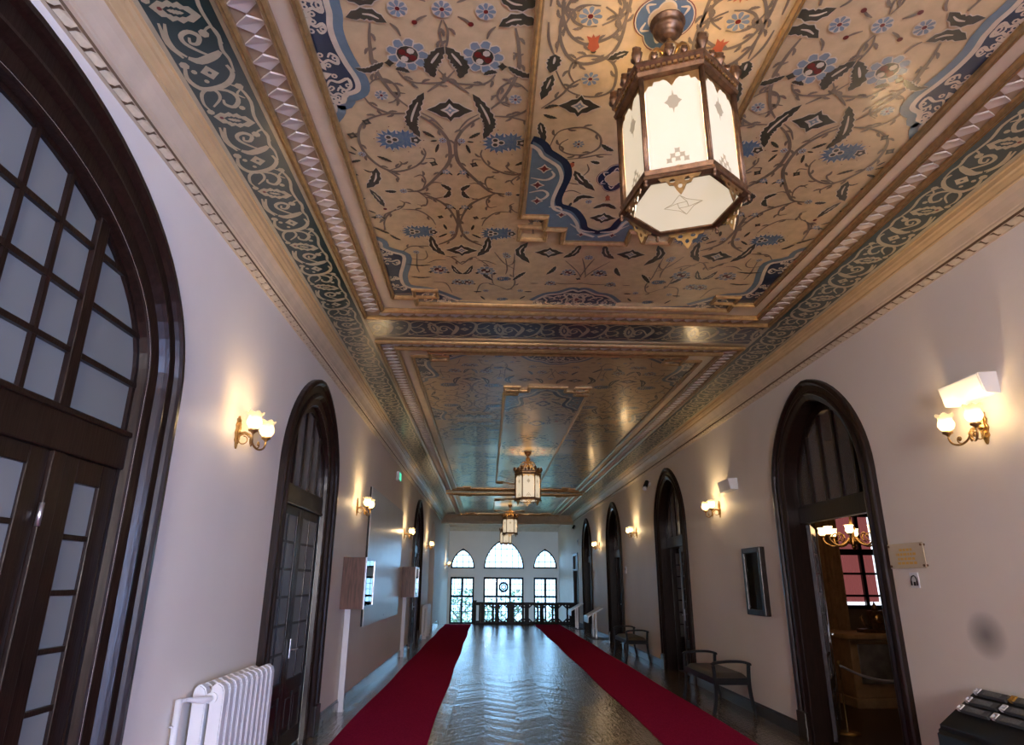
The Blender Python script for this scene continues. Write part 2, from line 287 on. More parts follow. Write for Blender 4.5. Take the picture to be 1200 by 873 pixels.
wl=mk_wall('wall_left',XL,1,[hole(d,CW-.02) for d in LD]+[hole(PASS,0)],.30)
sq=[(26.95,-.002),(26.95,2.58),(25.75,2.58),(25.75,-.002)]
wr=mk_wall('wall_right',XR,-1,[hole(d,CWR-.02) for d in RD]+[sq,[(-1.4,-.002),(-1.4,2.9),(-4.6,2.9),(-4.6,-.002)]],.20)
tag(wl,'long cream plaster wall on the left side of the corridor','wall'); tag(wr,'long cream plaster wall on the right side of the corridor','wall')

# floor, lower stair hall floor
mb=MB(); mb.box(XL-1.6,XR+.2,YB,YE,-.3,0); fl=tag(mb.build('floor',M['parquet']),'glossy chevron parquet floor of the corridor','floor',kind='structure')
mb=MB(); mb.box(XL-.3,XR+.36,YE+.001,YF+.3,-2.4,-2.2); tag(mb.build('floor_stairwell',M['marble']),'grey floor of the stairwell below the end windows','floor',kind='structure')
# stairs going down behind the gap beside the balustrade
mb=MB()
for k in range(10): mb.box(XL,-.58,YE+.001+k*.30,YE+.301+k*.30,-2.2,-.17*(k+1))
tag(mb.build('stairs',M['marble']),'stairs descending beyond the gap beside the balustrade','stairs',kind='structure')

# ceiling slab
mb=MB(); mb.box(XL-.3,XR+.36,YB,YF+.3,ZC+.001,ZC+.2,0)
ceil=tag(mb.build('ceiling',PM[PI['beige']]),'painted and gilded coffered ceiling of the corridor','ceiling',kind='structure')

# cornice on both walls: leaf band, fillet, cove, ochre moulding
def cornice(side,name):
    x0=XL if side>0 else XR
    prof=[(0,3.872),(.020,3.872),(.045,3.905),(.052,3.905),(.052,3.925),(.068,3.932),(.070,3.944),(.078,3.950),(.092,3.985),(.112,4.02),(.138,4.05),(.150,4.055),(.150,4.068),(.172,4.084),(.178,4.098),(.19,4.104),(.194,4.132),(.205,4.136),(.205,4.1425)]
    mb=MB(); y0,y1=YB,YE-.2
    for i in range(len(prof)-1):
        (a,za),(b,zb)=prof[i],prof[i+1]; mi=1 if i>=10 else (2 if i in (1,3) else 0)
        mb.face([(x0+side*a,y0,za),(x0+side*b,y0,zb),(x0+side*b,y1,zb),(x0+side*a,y1,za)],mi)
    c=mb.build(name,[M['cream'],M['ochre'],M['gap']]); tag(c,'moulded plaster cornice along the top of the %s wall'%('left' if side>0 else 'right'),'cornice',kind='structure')
    # carved leaf blocks on the sloping band
    mb=MB(); n=Vector((side*.80,0,-.60)); t=Vector((side*.604,0,.797))
    y=y0+.06; o=Vector((x0+side*.0205,0,3.8725))
    while y<y1-.1:
        # a bent lozenge leaf, leaning along the wall
        L=.042; a=[(-.056,0),(.018,0),(.044,.014),(.056,L),(-.014,L),(-.040,.026)]
        p=[o+t*q+Vector((0,y+s,0))+n*(.004 if k in(0,5) else .014) for k,(s,q) in enumerate(a)]
        pb=[o+t*q+Vector((0,y+s,0))-n*.002 for (s,q) in a]
        mb.face(p)
        for k in range(6): mb.face([p[k],p[(k+1)%6],pb[(k+1)%6],pb[k]])
        y+=.115
    tag(mb.build('leaf_band',M['leafband'],c),kind='stuff')
    return c
cornice(1,'trim_1'); cornice(-1,'trim_2')

# ------------------------------------------------------------------ gilded frames and carved bands of the ceiling
def ring_path(hw,y0,y1): return [(MX-hw,y0),(MX+hw,y0),(MX+hw,y1),(MX-hw,y1)]
def offset_poly(P,d):
    n=len(P); out=[]
    area=sum(P[i][0]*P[(i+1)%n][1]-P[(i+1)%n][0]*P[i][1] for i in range(n)); sg=1 if area>0 else -1
    for i in range(n):
        a=Vector(P[i-1]);b=Vector(P[i]);c=Vector(P[(i+1)%n])
        d1=(b-a).normalized(); d2=(c-b).normalized(); n1=Vector((d1.y,-d1.x))*sg; n2=Vector((d2.y,-d2.x))*sg
        m=(n1+n2); m=m/(1+n1.dot(n2)) if 1+n1.dot(n2)>1e-6 else n1
        out.append((b.x+m.x*d,b.y+m.y*d))
    return out
GP=[(0,0),(.0,.020),(.012,.034),(.022,.028),(.030,.034),(.042,.020),(.042,0)]
def mould(mb,P,prof=GP,mi=0,sc=1.0,z=ZC):
    """sweeps a moulding along closed path P; the profile grows outward and hangs down"""
    rows=[[(x,y,z-h*sc) for x,y in offset_poly(P,o*sc)] for o,h in prof]
    mb.grid(rows,mi,False,closed=True)
PANELS=[(-.99,5.68),(7.10,18.70),(20.15,26.0)]
INN=[(.25,4.44),(8.45,17.60),(21.2,25.0)]
HWP=1.70
def notched(y0,y1):
    a,b=.21,.14; h=HWP
    return [(MX-h+a,y0),(MX+h-a,y0),(MX+h-a,y0+b),(MX+h,y0+b),(MX+h,y1-b),(MX+h-a,y1-b),(MX+h-a,y1),(MX-h+a,y1),(MX-h+a,y1-b),(MX-h,y1-b),(MX-h,y0+b),(MX-h+a,y0+b)]
def meander(y0,y1,h=.575):
    q=[(-h,.36),(-h+.19,.36),(-h+.19,.19),(-h+.34,.19),(-h+.34,0)]
    tl=[(MX+u,y1-v) for u,v in q]; tr=[(MX-u,y1-v) for u,v in q[::-1]]
    br=[(MX-u,y0+v) for u,v in q]; bl=[(MX+u,y0+v) for u,v in q[::-1]]
    return tl+tr+br+bl
def small_ring(mb,x0,x1,y0,y1): mould(mb,[(x0,y0),(x1,y0),(x1,y1),(x0,y1)],sc=.8)
gm=MB(); fm=MB()
for k,(y0,y1) in enumerate(PANELS):
    g=MB()
    mould(g,notched(y0,y1),z=ZC-.004)
    for sx in (-1,1):
        for sy,ye in ((1,y1),(-1,y0)):
            cx=MX+sx*(HWP-.29); cy=ye-sy*.20
            small_ring(g,cx-.09,cx+.09,cy-.055,cy+.055)
    o,e=1.845,.145
    P=lambda d:(ring_path(HWP+d,y0-d,y1+d))
    mould(g,P(.145),sc=1.15,z=ZC-.012); mould(g,P(.34),sc=1.0,z=ZC-.012)
    i0,i1=INN[k]
    mould(g,meander(i0,i1),sc=.95,z=ZC-.004)
    for sx in (-1,1):
        for sy,ye in ((1,i1),(-1,i0)):
            cx=MX+sx*(.575-.085); cy=ye-sy*.095
            small_ring(g,cx-.085,cx+.085,cy-.078,cy+.078)
    g.build('gilt_frame',M['gold'],ceil)
    # plain cream flat and the carved ribbon band
    f=MB()
    def flat(d0,d1,z,mi):
        A=P(d0); B=P(d1)
        f.grid([[(x,y,z) for x,y in A],[(x,y,z) for x,y in B]],mi,False,closed=True)
    A=notched(y0,y1); B=P(.145)
    f.prism(B,lambda u,v,d:(u,v,ZC-.0095),0,0,0,holes=[A])
    flat(.145,.36,ZC-.0085,1)
    f.build('cream_border',[M['cream'],M['gap2']],ceil)
    r=MB()
    def lozenge(cx,cy,along):
        a=.078; w=.060
        t=Vector((0,1,0)) if along else Vector((1,0,0)); s=Vector((1,0,0)) if along else Vector((0,1,0))
        c=Vector((cx,cy,ZC-.014))
        p=[c-s*a-Vector((0,0,.001))+t*.012,c-t*w+Vector((0,0,-.016)),c+s*a-t*.012,c+t*w+Vector((0,0,.002))]
        r.face(p); q=[v+Vector((0,0,.012)) for v in p]
        for i in range(4): r.face([p[i],p[(i+1)%4],q[(i+1)%4],q[i]])
    m=.145+.042*1.15+.075
    y=y0-m+.06
    while y<y1+m:
        lozenge(MX-HWP-m,y,True); lozenge(MX+HWP+m,y,True); y+=.118
    x=MX-HWP-m+.118
    while x<MX+HWP+m-.06:
        lozenge(x,y0-m,False); lozenge(x,y1+m,False); x+=.118
    tag(r.build('carved_ribbon',mat('carved_plaster%d'%k,(.66,.58,.52),.5),ceil),kind='stuff')
# ------------------------------------------------------------------ painted ornament
class Paint:
    def __init__(s): s.mb=MB(); s.c=0; s.z0=ZC-.0012
    def zz(s,ly):
        s.c=(s.c+1)%18; return s.z0-.0005*ly-s.c*.000025     # every stroke lies a hair lower than the last
    def poly(s,pts,col,ly):
        z=s.zz(ly); s.mb.face([(x,y,z) for x,y in pts],PI[col])
    def strip(s,A,B,col,ly):
        z=s.zz(ly)
        s.mb.grid([[(x,y,z) for x,y in A],[(x,y,z) for x,y in B]],PI[col],False)
    def fill(s,P,col,ly):
        z=s.zz(ly)
        s.mb.prism(P,lambda u,v,d:(u,v,z),0,0,PI[col])
    def vine(s,pts,w,col,ly,taper=True,n=4):
        C=crom([(x,y,0) for x,y in pts],n); A=[];B=[]; N=len(C)
        for i,p in enumerate(C):
            d=(C[min(i+1,N-1)]-C[max(i-1,0)]); 
            if d.length<1e-9: d=Vector((1,0,0))
            d.normalize(); t=i/(N-1); h=w/2*((.45+.55*sin(pi*min(max(t,.02),.98))) if taper else 1)
            A.append((p.x-d.y*h,p.y+d.x*h)); B.append((p.x+d.y*h,p.y-d.x*h))
        s.strip(A,B,col,ly)
    def leaf(s,pts,w,col,ly,vein=True,outline=True):
        C=crom([(x,y,0) for x,y in pts],5); N=len(C)
        def side(ww,ser):
            A=[];B=[]
            for i,p in enumerate(C):
                d=(C[min(i+1,N-1)]-C[max(i-1,0)]).normalized(); t=i/(N-1)
                h=ww/2*(sin(pi*min(1,max(0,t)))**.6)*(1 if i%2==0 or not ser else .74)
                A.append((p.x-d.y*h,p.y+d.x*h)); B.append((p.x+d.y*h,p.y-d.x*h))
            return A,B
        if outline and w>.03: s.strip(*side(w+.016,True),'cream',ly-1)
        s.strip(*side(w,True),col,ly)
        if vein and w>.045:
            k=max(1,N//5); q=C[k:N-2*k+1]
            if len(q)>2: s.vine([(p.x,p.y) for p in q[::2]],w*.16,'cream',ly+1)
    def disc(s,c,r,col,ly,n=10,ph=0,sq=1):
        s.poly([(c[0]+r*cos(ph+2*pi*k/n),c[1]+r*sq*sin(ph+2*pi*k/n)) for k in range(n)],col,ly)
    def petals(s,c,r,n,col,ly,r0=.3,wd=.8,ph=0):
        for k in range(n):
            a=ph+2*pi*k/n; ca,sa=cos(a),sin(a); w=wd*pi*r*.75/n
            P=[(r0*r,-w*.35),(r*.7,-w),(r*.95,-w*.55),(r,w*.1),(r*.9,w*.8),(r*.6,w*.75),(r0*r,w*.35)]
            s.poly([(c[0]+x*ca-y*sa,c[1]+x*sa+y*ca) for x,y in P],col,ly)
    def star(s,c,r,n,col,ly,inner=.6,ph=0):
        s.fill([(c[0]+(r if k%2==0 else r*inner)*cos(ph+pi*k/n),c[1]+(r if k%2==0 else r*inner)*sin(ph+pi*k/n)) for k in range(2*n)],col,ly)
    def item(s,kind,P,a,fx):
        pts=[fx(P[i]/1000,P[i+1]/1000) for i in range(0,len(P),2)]; w=a/1000*{'d':.70,'D':.78,'L':.84,'p':1.0}.get(kind,1); c=pts[0]
        if kind=='v':
            s.vine(pts,w*1.6,'stem',3)
            if w>=.008 and len(pts)>3:            # thorns and leaflets along the stem
                C=crom([(x,y,0) for x,y in pts],4)
                for j in range(3,len(C)-2,4):
                    d=(C[j+1]-C[j-1]).normalized(); n=Vector((-d.y,d.x,0))*(1 if (j//4)%2 else -1); p=C[j]
                    s.leaf([(p.x,p.y),tuple((p+d*.018+n*.020).xy),tuple((p+d*.05+n*.030).xy)],.020,'stem',3,False,False)
        elif kind=='l': s.leaf(pts,w*1.12,'olive',7)
        elif kind=='o': s.disc(c,w,'red',6)
        elif kind in 'dD':
            s.disc(c,w*1.05,'cream' if kind=='d' else 'lightbeige',8,12); s.petals(c,w,8,'blue',9); s.disc(c,w*.24,'red',10)
        elif kind=='s':
            s.disc(c,w*.75,'cream',8,8); s.petals(c,w*.9,5,'blue',9); s.disc(c,w*.25,'cream',10,6)
            for q in (-1,1): s.leaf([(c[0],c[1]),(c[0]+q*w*.9,c[1]+w*.6),(c[0]+q*w*1.3,c[1]+w*1.3)],w*.5,'olive',7,False,False)
        elif kind=='b':
            s.star(c,w,4,'olive',7,.62,.4); s.disc(c,w*.3,'stem',8,6)
        elif kind=='L':
            s.petals(c,w*1.06,9,'cream',6,.2,1.15); s.petals(c,w,9,'blue',7,.45,.95); s.disc(c,w*.58,'cream',8,12); s.disc((c[0],c[1]-w*.03),w*.52,'olive',9,12)
            for q in range(4): s.disc((c[0]+w*.3*cos(.6+q*pi/2),c[1]+w*.3*sin(.6+q*pi/2)),w*.19,'cream' if q%2 else 'red',10,7)
            s.disc(c,w*.13,'red',11,6)
            for q in (-1,1): s.star((c[0]+q*w*.95,c[1]+w*.55),w*.26,4,'olive',8,.6)
        elif kind=='p':
            for q,(dx,rr) in enumerate(((-.36,.88),(.34,.78))):
                cc=(c[0]+dx*w,c[1]+.06*w*(1-2*q))
                s.star(cc,w*rr,15,'cream',5,.72); s.star(cc,w*rr*.96,15,'skyblue',6,.62); s.petals(cc,w*rr*.72,9,'teal',7,.2,.6)
            for q in range(3): s.disc((c[0]-w*.40+w*.2*cos(q*2.1),c[1]+w*.2*sin(q*2.1)),w*.20,'cream',8,8); s.disc((c[0]-w*.40+w*.2*cos(q*2.1),c[1]+w*.2*sin(q*2.1)),w*.13,'olive',9,7)
            cc=(c[0]+w*.85,c[1]-w*.02); s.star(cc,w*.34,5,'cream',8,.75); s.star(cc,w*.29,5,'olive',9,.72); s.disc(cc,w*.1,'cream',10,6)
            for q in range(10):
                aa=q*.63; s.disc((c[0]+w*1.25*cos(aa),c[1]+w*1.0*sin(aa)),w*.035,'red',6,5)
        elif kind=='m':
            h=w; O=[(1,0),(.62,.22),(.40,.42),(.16,.46),(0,.72),(-.16,.46),(-.40,.42),(-.62,.22),(-1,0),(-.62,-.22),(-.40,-.42),(-.16,-.46),(0,-.72),(.16,-.46),(.40,-.42),(.62,-.22)]
            s.fill([(c[0]+x*h*1.08,c[1]+y*h*1.1) for x,y in O],'cream',6); s.fill([(c[0]+x*h,c[1]+y*h) for x,y in O],'olive',7)
            s.star(c,h*.42,4,'cream',8,.55); s.star(c,h*.26,4,'blue',9,.5); s.disc(c,h*.07,'cream',10,6)
        elif kind=='t':
            a0,b0=Vector(pts[0]),Vector(pts[1]); d=(b0-a0); n=Vector((-d.y,d.x)).normalized()*w*.5
            q=[a0-n*.25,a0+d*.25-n*.95,a0+d*.6-n*.7,a0+d*1.0-n*1.05,a0+d*.85-n*.25,a0+d*1.08,a0+d*.85+n*.25,a0+d*1.0+n*1.05,a0+d*.6+n*.7,a0+d*.25+n*.95,a0+n*.25]
            s.fill([tuple(v) for v in q],'orange',8); s.disc(tuple(a0),w*.22,'olive',7,6)
        elif kind=='q':
            s.quat(c,w)
    def quat(s,c,w,fill='skyblue',edge='navy'):
        def lob(k): return [(c[0]+k*w*(.80+.20*abs(cos(2*t)))*cos(t)*.82,c[1]+k*w*(.80+.20*abs(cos(2*t)))*sin(t)*1.1) for t in [2*pi*i/40 for i in range(40)]]
        s.fill(lob(1.14),'red',6); s.fill(lob(1.10),'cream',7); s.fill(lob(1.05),edge,8); s.fill(lob(.62),'cream',9); s.fill(lob(.56),'beige',10)
        for k in range(6):
            a=pi/6+k*pi/3; s.vine([(c[0]+w*.66*cos(a-.25)*.8,c[1]+w*.66*sin(a-.25)),(c[0]+w*.9*cos(a)*.8,c[1]+w*.9*sin(a)),(c[0]+w*.7*cos(a+.3)*.8,c[1]+w*.7*sin(a+.3))],w*.09,'cream',9)

def scrolls(pt,bnd,edge,fx,seed,step=3):
    """cream arabesques between a scalloped boundary and the frame"""
    rnd=random.Random(seed); B=crom([(a,b,0) for a,b in bnd],4)
    for i in range(1,len(B)-1,step):
        b=B[i]; e=edge(b.x,b.y); e=Vector((e[0],e[1],0)); d=e-b; L=d.length
        if L<.05: continue
        t=Vector((-d.y,d.x,0)).normalized()*(1 if (i//step)%2 else -1)
        m=b+d*.55; k=min(.075,L*.30)
        P=[e-t*.05,e-d*.2+t*.02,m+t*k*.2,b+d*.26+t*k*.7,b+d*.22-t*k*.3,b+d*.42-t*k*.9,b+d*.55-t*k*.25]
        pt.vine([fx(p.x,p.y) for p in P],.019,'cream',8); 
        for q in (b+d*.30-t*k*.2,b+d*.62+t*k*1.0,b+d*.8-t*k*.6):
            pt.disc(fx(q.x,q.y),.017,'cream',8,7); pt.disc(fx(q.x,q.y),.007,'navy',9,5)
        pt.star(fx(*(b+d*.85+t*k*1.1).xy),.035,3,'cream',8,.5,rnd.random()*3)

def panel(y0,y1,i0,i1,full=True):
    pt=Paint()
    # ---- outer field, mirrored four ways
    cyc=(y0+y1)/2
    cells=[]
    if full: cells=[(1,MY,1.0),(-1,MY,1.0)]
    else:
        h=3.335                                     # one half of the pattern
        rest=(y1-y0)-2*h; q=rest/2
        cells=[(1,y1-h,1.0),(-1,y0+h,1.0),(-1,y1-h,q/h),(1,y0+h,q/h)]
    for ci,(sy,yb,sv) in enumerate(cells):
        end=ci<2
        for sx in (-1,1):                            # left / right field
            for su in (-1,1):                        # mirrored about the field's own axis
                ax=MX+sx*1.05
                fx=lambda u,v,ax=ax,su=su,sx=sx:(ax+(u if su<0 else -u)*1.0*(1 if sx<0 else -1), yb+sy*v*sv)
                for kind,P,a in BAND:
                    us=P[0::2]; vs=P[1::2]
                    if abs(sum(vs)/len(vs))<14 and kind!='v' and ci%2: continue
                    if su>0 and end and max(vs)>2050 and min(us)<-430: continue
                    if not end and max(vs)>3300: continue
                    if su>0 and abs(sum(us)/len(us))<14 and kind in 'dm': continue
                    pt.item(kind,P,a,fx)
            if end:
                for kind,P,a in CROSS:
                    fx=lambda u,v,sx=sx:(MX+(u if sx<0 else -u), yb+sy*v)
                    if sx>0 and abs(P[0])<60 and kind in 'mdbp': continue
                    pt.item(kind,P,a,fx)
                # navy medallions against the frame
                fx=lambda u,v,sx=sx:(MX+sx*(1.05-u), yb+sy*v)
                side=[(MED[0][1][i]/1000,MED[0][1][i+1]/1000) for i in range(0,len(MED[0][1]),2)]
                cor=[(MED[1][1][i]/1000,MED[1][1][i+1]/1000) for i in range(0,len(MED[1][1]),2)]
                side=[p for p in side if p[1]>-.02]; side=[(side[0][0],0)]+side
                ue,ve=-.665,3.335
                for b,cl in ((side,[(ue,side[-1][1]),(ue,0)]),([p for p in cor if p[1]<ve],[(.30,ve),(ue,ve),(ue,cor[0][1])])):
                    pt.vine([fx(*p) for p in b],.125,'teal',4,False,3); pt.vine([fx(*p) for p in b],.030,'cream',6,False,3)
                    bb=[(p.x,p.y) for p in crom([(x,y,0) for x,y in b],3)]
                    pt.fill([fx(*p) for p in bb+cl],'navy',5)
                scrolls(pt,side,lambda x,y:(ue,y),fx,3,7); 
                c1=[p for p in cor if p[1]<ve-.03]
                scrolls(pt,c1,lambda x,y:(ue,min(y,3.2)) if x<-.42 else (x,ve),fx,5,6)
        if end:
            b=[(MEDC[0][1][i]/1000,MEDC[0][1][i+1]/1000) for i in range(0,len(MEDC[0][1]),2)]
            b=[p for p in b if p[0]<-.01]; b=b+[(0,3.03)]+[(-x,y) for x,y in b[::-1]]; b=[(x,min(y,3.33)) for x,y in b]
            fx=lambda u,v:(MX+u,yb+sy*v)
            pt.vine([fx(*p) for p in b],.11,'teal',4,False,3); pt.vine([fx(*p) for p in b],.028,'cream',6,False,3)
            pt.fill([fx(*p) for p in b]+[fx(.40,3.335),fx(-.40,3.335)],'navy',5)
            scrolls(pt,b,lambda x,y:(x,3.335),fx,8,4); pt.star(fx(0,3.2),.07,4,'cream',7,.6); pt.star(fx(0,3.2),.05,4,'red',8,.6)
    pt.mb.build('painted_field',PM,ceil)
    # ---- inner panel: a board a little lower, its own lighter ground
    pt=Paint(); off=10
    zb=ZC-.0085
    mp=meander(i0,i1); g=MB(); g.prism(mp,lambda u,v,d:(u,v,zb-d),0,-.006,PI['lightbeige'])
    pt.mb=g
    pt.z0=zb-.0010
    cyc=MY if full else (i0+i1)/2; hl=(i1-i0)/2; sc=1.0
    reps=[(1,cyc),(-1,cyc)] if full else [(1,i1-2.095),(-1,i0+2.095),(1,cyc),(-1,cyc)]
    for ri,(sy,yb) in enumerate(reps):
        for sx in (-1,1):
            fx=lambda u,v:(MX+(u if sx<0 else -u),yb+sy*v)
            for e in INNER:
                kind,P=e[0],e[1]
                if kind=='D' and abs(P[1])<70:
                    if sy<0: continue
                    P=[P[0],0]
                if kind=='t' and P[1]<20: continue
                if kind=='C':
                    if ri>1: continue
                    b=[(max(P[i]/1000,-.57),P[i+1]/1000) for i in range(0,len(P),2)]; b=[p for p in b if p[0]<0]+[(0,1.985)]
                    bb=[(p.x,p.y) for p in crom([(x,y,0) for x,y in b],4)]
                    pt.vine([fx(*p) for p in b],.10,'navy',11,False,4); 
                    q=[(x-.015,y+.035) for x,y in b]; pt.vine([fx(*p) for p in q],.026,'cream',13,False,4)
                    cl=[(0,2.08),(-.23,2.08),(-.23,1.89),(-.385,1.89),(-.385,1.72),(-.56,1.72),(-.56,bb[0][1])]
                    pt.fill([fx(max(x,-.56),y) for x,y in bb+cl],'teal',12)
                    for (u,v,r) in ((-.47,1.18,.05),(-.50,1.36,.05),(-.49,1.55,.045),(-.30,1.72,.04),(-.12,1.99,.035)):
                        pt.star(fx(u,v),r,4,'cream',13,.55); pt.star(fx(u,v),r*.72,4,'red',14,.5)
                    pt.vine([fx(-.55,1.28),fx(-.45,1.30),fx(-.40,1.25),fx(-.42,1.2)],.02,'cream',13); pt.vine([fx(-.55,1.45),fx(-.46,1.42),fx(-.42,1.47),fx(-.46,1.53),fx(-.5,1.5)],.02,'cream',13); pt.vine([fx(-.40,1.62),fx(-.33,1.62),fx(-.30,1.66)],.02,'cream',13); pt.vine([fx(-.22,1.84),fx(-.12,1.93),fx(-.02,1.95)],.02,'cream',13)
                elif kind=='q':
                    c=fx(0,P[1]/1000)
                    if sx<0: pt.quat(c,.125,edge='navy')
                elif not (abs(P[0])<25 and sx>0 and kind in 'mdt'):
                    pt.item(kind,P,e[2],fx)
    for q in ([cyc] if full else [cyc,i1-2.095,i0+2.095]): pt.quat((MX,q),.155,edge='skyblue')
    g.build('painted_centre',PM,ceil)
panel(*PANELS[0],*INN[0],True)
panel(*PANELS[1],*INN[1],False)
# the far and hidden panels
def simple_panel(y0,y1,i0,i1):
    pt=Paint()
    for sx in (-1,1):
        yb=(y0+y1)/2
        for sy in (-1,1):
            ax=MX+sx*1.05
            for su in (-1,1):
                for kind,P,a in BAND:
                    if max(P[1::2])>2600: continue
                    pt.item(kind,P,a,lambda u,v:(ax+su*u,yb+sy*v))
    pt.mb.build('painted_field',PM,ceil)
    g=MB(); g.prism(meander(i0,i1),lambda u,v,d:(u,v,ZC-.0085-d),0,-.006,0); g.build('painted_centre',PM[PI['lightbeige']],ceil)
simple_panel(*PANELS[2],*INN[2])

# friezes: dark green band with cream scrolls, along both walls and across between the coffers
fz=Paint()
def frieze(fx,length,w=.40,pitch=.745,col='green',cc='greencream'):
    fz.poly([fx(-.20,0),fx(.20,0),fx(.20,length),fx(-.20,length)],cc,0)
    fz.poly([fx(-.165,0),fx(.165,0),fx(.165,length),fx(-.165,length)],col,1)
    n=int(length/pitch)
    for k in range(n):
        o=k*length/n-.14
        f=lambda u,v:fx(max(-.16,min(.16,u/1000)),min(max(v/1000+o,0),length))
        for kind,P,a in FRZ:
            pts=[f(P[i],P[i+1]) for i in range(0,len(P),2)]; w_=a/1000; c=pts[0]
            if kind=='v': fz.vine(pts,w_,cc,3,True,3)
            elif kind=='o': fz.disc(c,w_,cc,3,7)
            elif kind=='n': fz.star(c,w_*1.3,4,cc,3,.7); fz.disc(c,w_*.3,col,4,5)
            elif kind=='P':
                a0=f(P[0]-110,P[1]-25); a1=f(P[0]+115,P[1]+20)
                fz.leaf([a0,c,a1],w_*1.25,cc,3,False,False); fz.leaf([((a0[0]*3+a1[0])/4,(a0[1]*3+a1[1])/4),c,((a0[0]+a1[0]*4)/5,(a0[1]+a1[1]*4)/5)],w_*.6,col,4,False,False)
                fz.leaf([((a0[0]*2+a1[0])/3,(a0[1]*2+a1[1])/3),c,((a0[0]+a1[0]*2)/3,(a0[1]+a1[1]*2)/3)],w_*.26,cc,5,False,False); fz.disc(((a0[0]*4+a1[0])/5,(a0[1]*4+a1[1])/5),w_*.12,'red',5,6)
HF=2.285
frieze(lambda u,v:(MX-HF+u,-2.0+v),28.4); frieze(lambda u,v:(MX+HF-u,-2.0+v),28.4)
for (ya,yb) in ((6.08,6.70),(19.10,19.75)):
    yc=(ya+yb)/2; s=(yb-ya)/.40*.98
    frieze(lambda u,v:(MX-2.08+v,yc+u*s),4.16,pitch=.60,col='navy')
fz.mb.build('scroll_frieze',PM,ceil)
# ------------------------------------------------------------------ doors of the left wall
PROFL=[(0,0),(0,.045),(.012,.062),(.045,.066),(.060,.050),(.070,.030),(.15,.030),(.165,.050),(.185,.054),(.20,.036),(.215,.010),(.285,.004),(.30,-.010),(.31,-.055)]
PROFR=[(0,0),(0,.040),(.012,.055),(.04,.060),(.055,.045),(.065,.026),(.125,.026),(.14,.042),(.16,.046),(.175,.028),(.20,.020),(.225,.012),(.235,0),(.235,-.20)]
def ZX(side,x): return lambda u,v,d:(x+side*d,u,v)
def leaf_boards(mb,side,x,y0,y1,z0,z1,th,cols,rows,zg0,st=.085,mun=.026,head=.11,panels=True):
    """stiles, rails and glazing bars of one leaf; returns the glass rectangle"""
    f=ZX(side,x)
    def b(ya,yb,za,zb,p=0.0,q=None):
        xs=sorted((x-side*th,x+side*p)); mb.box(xs[0],xs[1],ya,yb,za,zb,0,.006)
    b(y0,y0+st,z0,z1); b(y1-st,y1,z0,z1); b(y0+st,y1-st,z1-head,z1); b(y0+st,y1-st,z0,z0+.16)
    b(y0+st,y1-st,zg0-.13,zg0)
    gy0,gy1,gz0,gz1=y0+st,y1-st,zg0,z1-head
    for c in range(1,cols):
        yc=gy0+(gy1-gy0)*c/cols; b(yc-mun/2,yc+mun/2,gz0,gz1,-.004)
    for r in range(1,rows):
        zc=gz0+(gz1-gz0)*r/rows; b(gy0,gy1,zc-mun/2,zc+mun/2,-.006)
    if panels:
        xs=sorted((x-side*th*.75,x-side*.018)); n=2; w=(gy1-gy0)/n
        for k in range(n):
            a=gy0+w*k; mb.box(xs[0],xs[1],a,a+w,z0+.16,zg0-.13,0)
            xs2=sorted((x-side*.018,x-side*.002)); mb.box(xs2[0],xs2[1],a+.05,a+w-.05,z0+.21,zg0-.18,0,.012)
            if k: b(a-.03,a+.03,z0+.16,zg0-.13)
    return gy0,gy1,gz0,gz1
def pane_plate(name,side,x,y0,y1,z0,z1,m,parent,poly=None):
    mb=MB(); P=poly or [(y0,z0),(y1,z0),(y1,z1),(y0,z1)]
    mb.prism(P,ZX(side,x),0,-.006); return mb.build(name,m,parent)

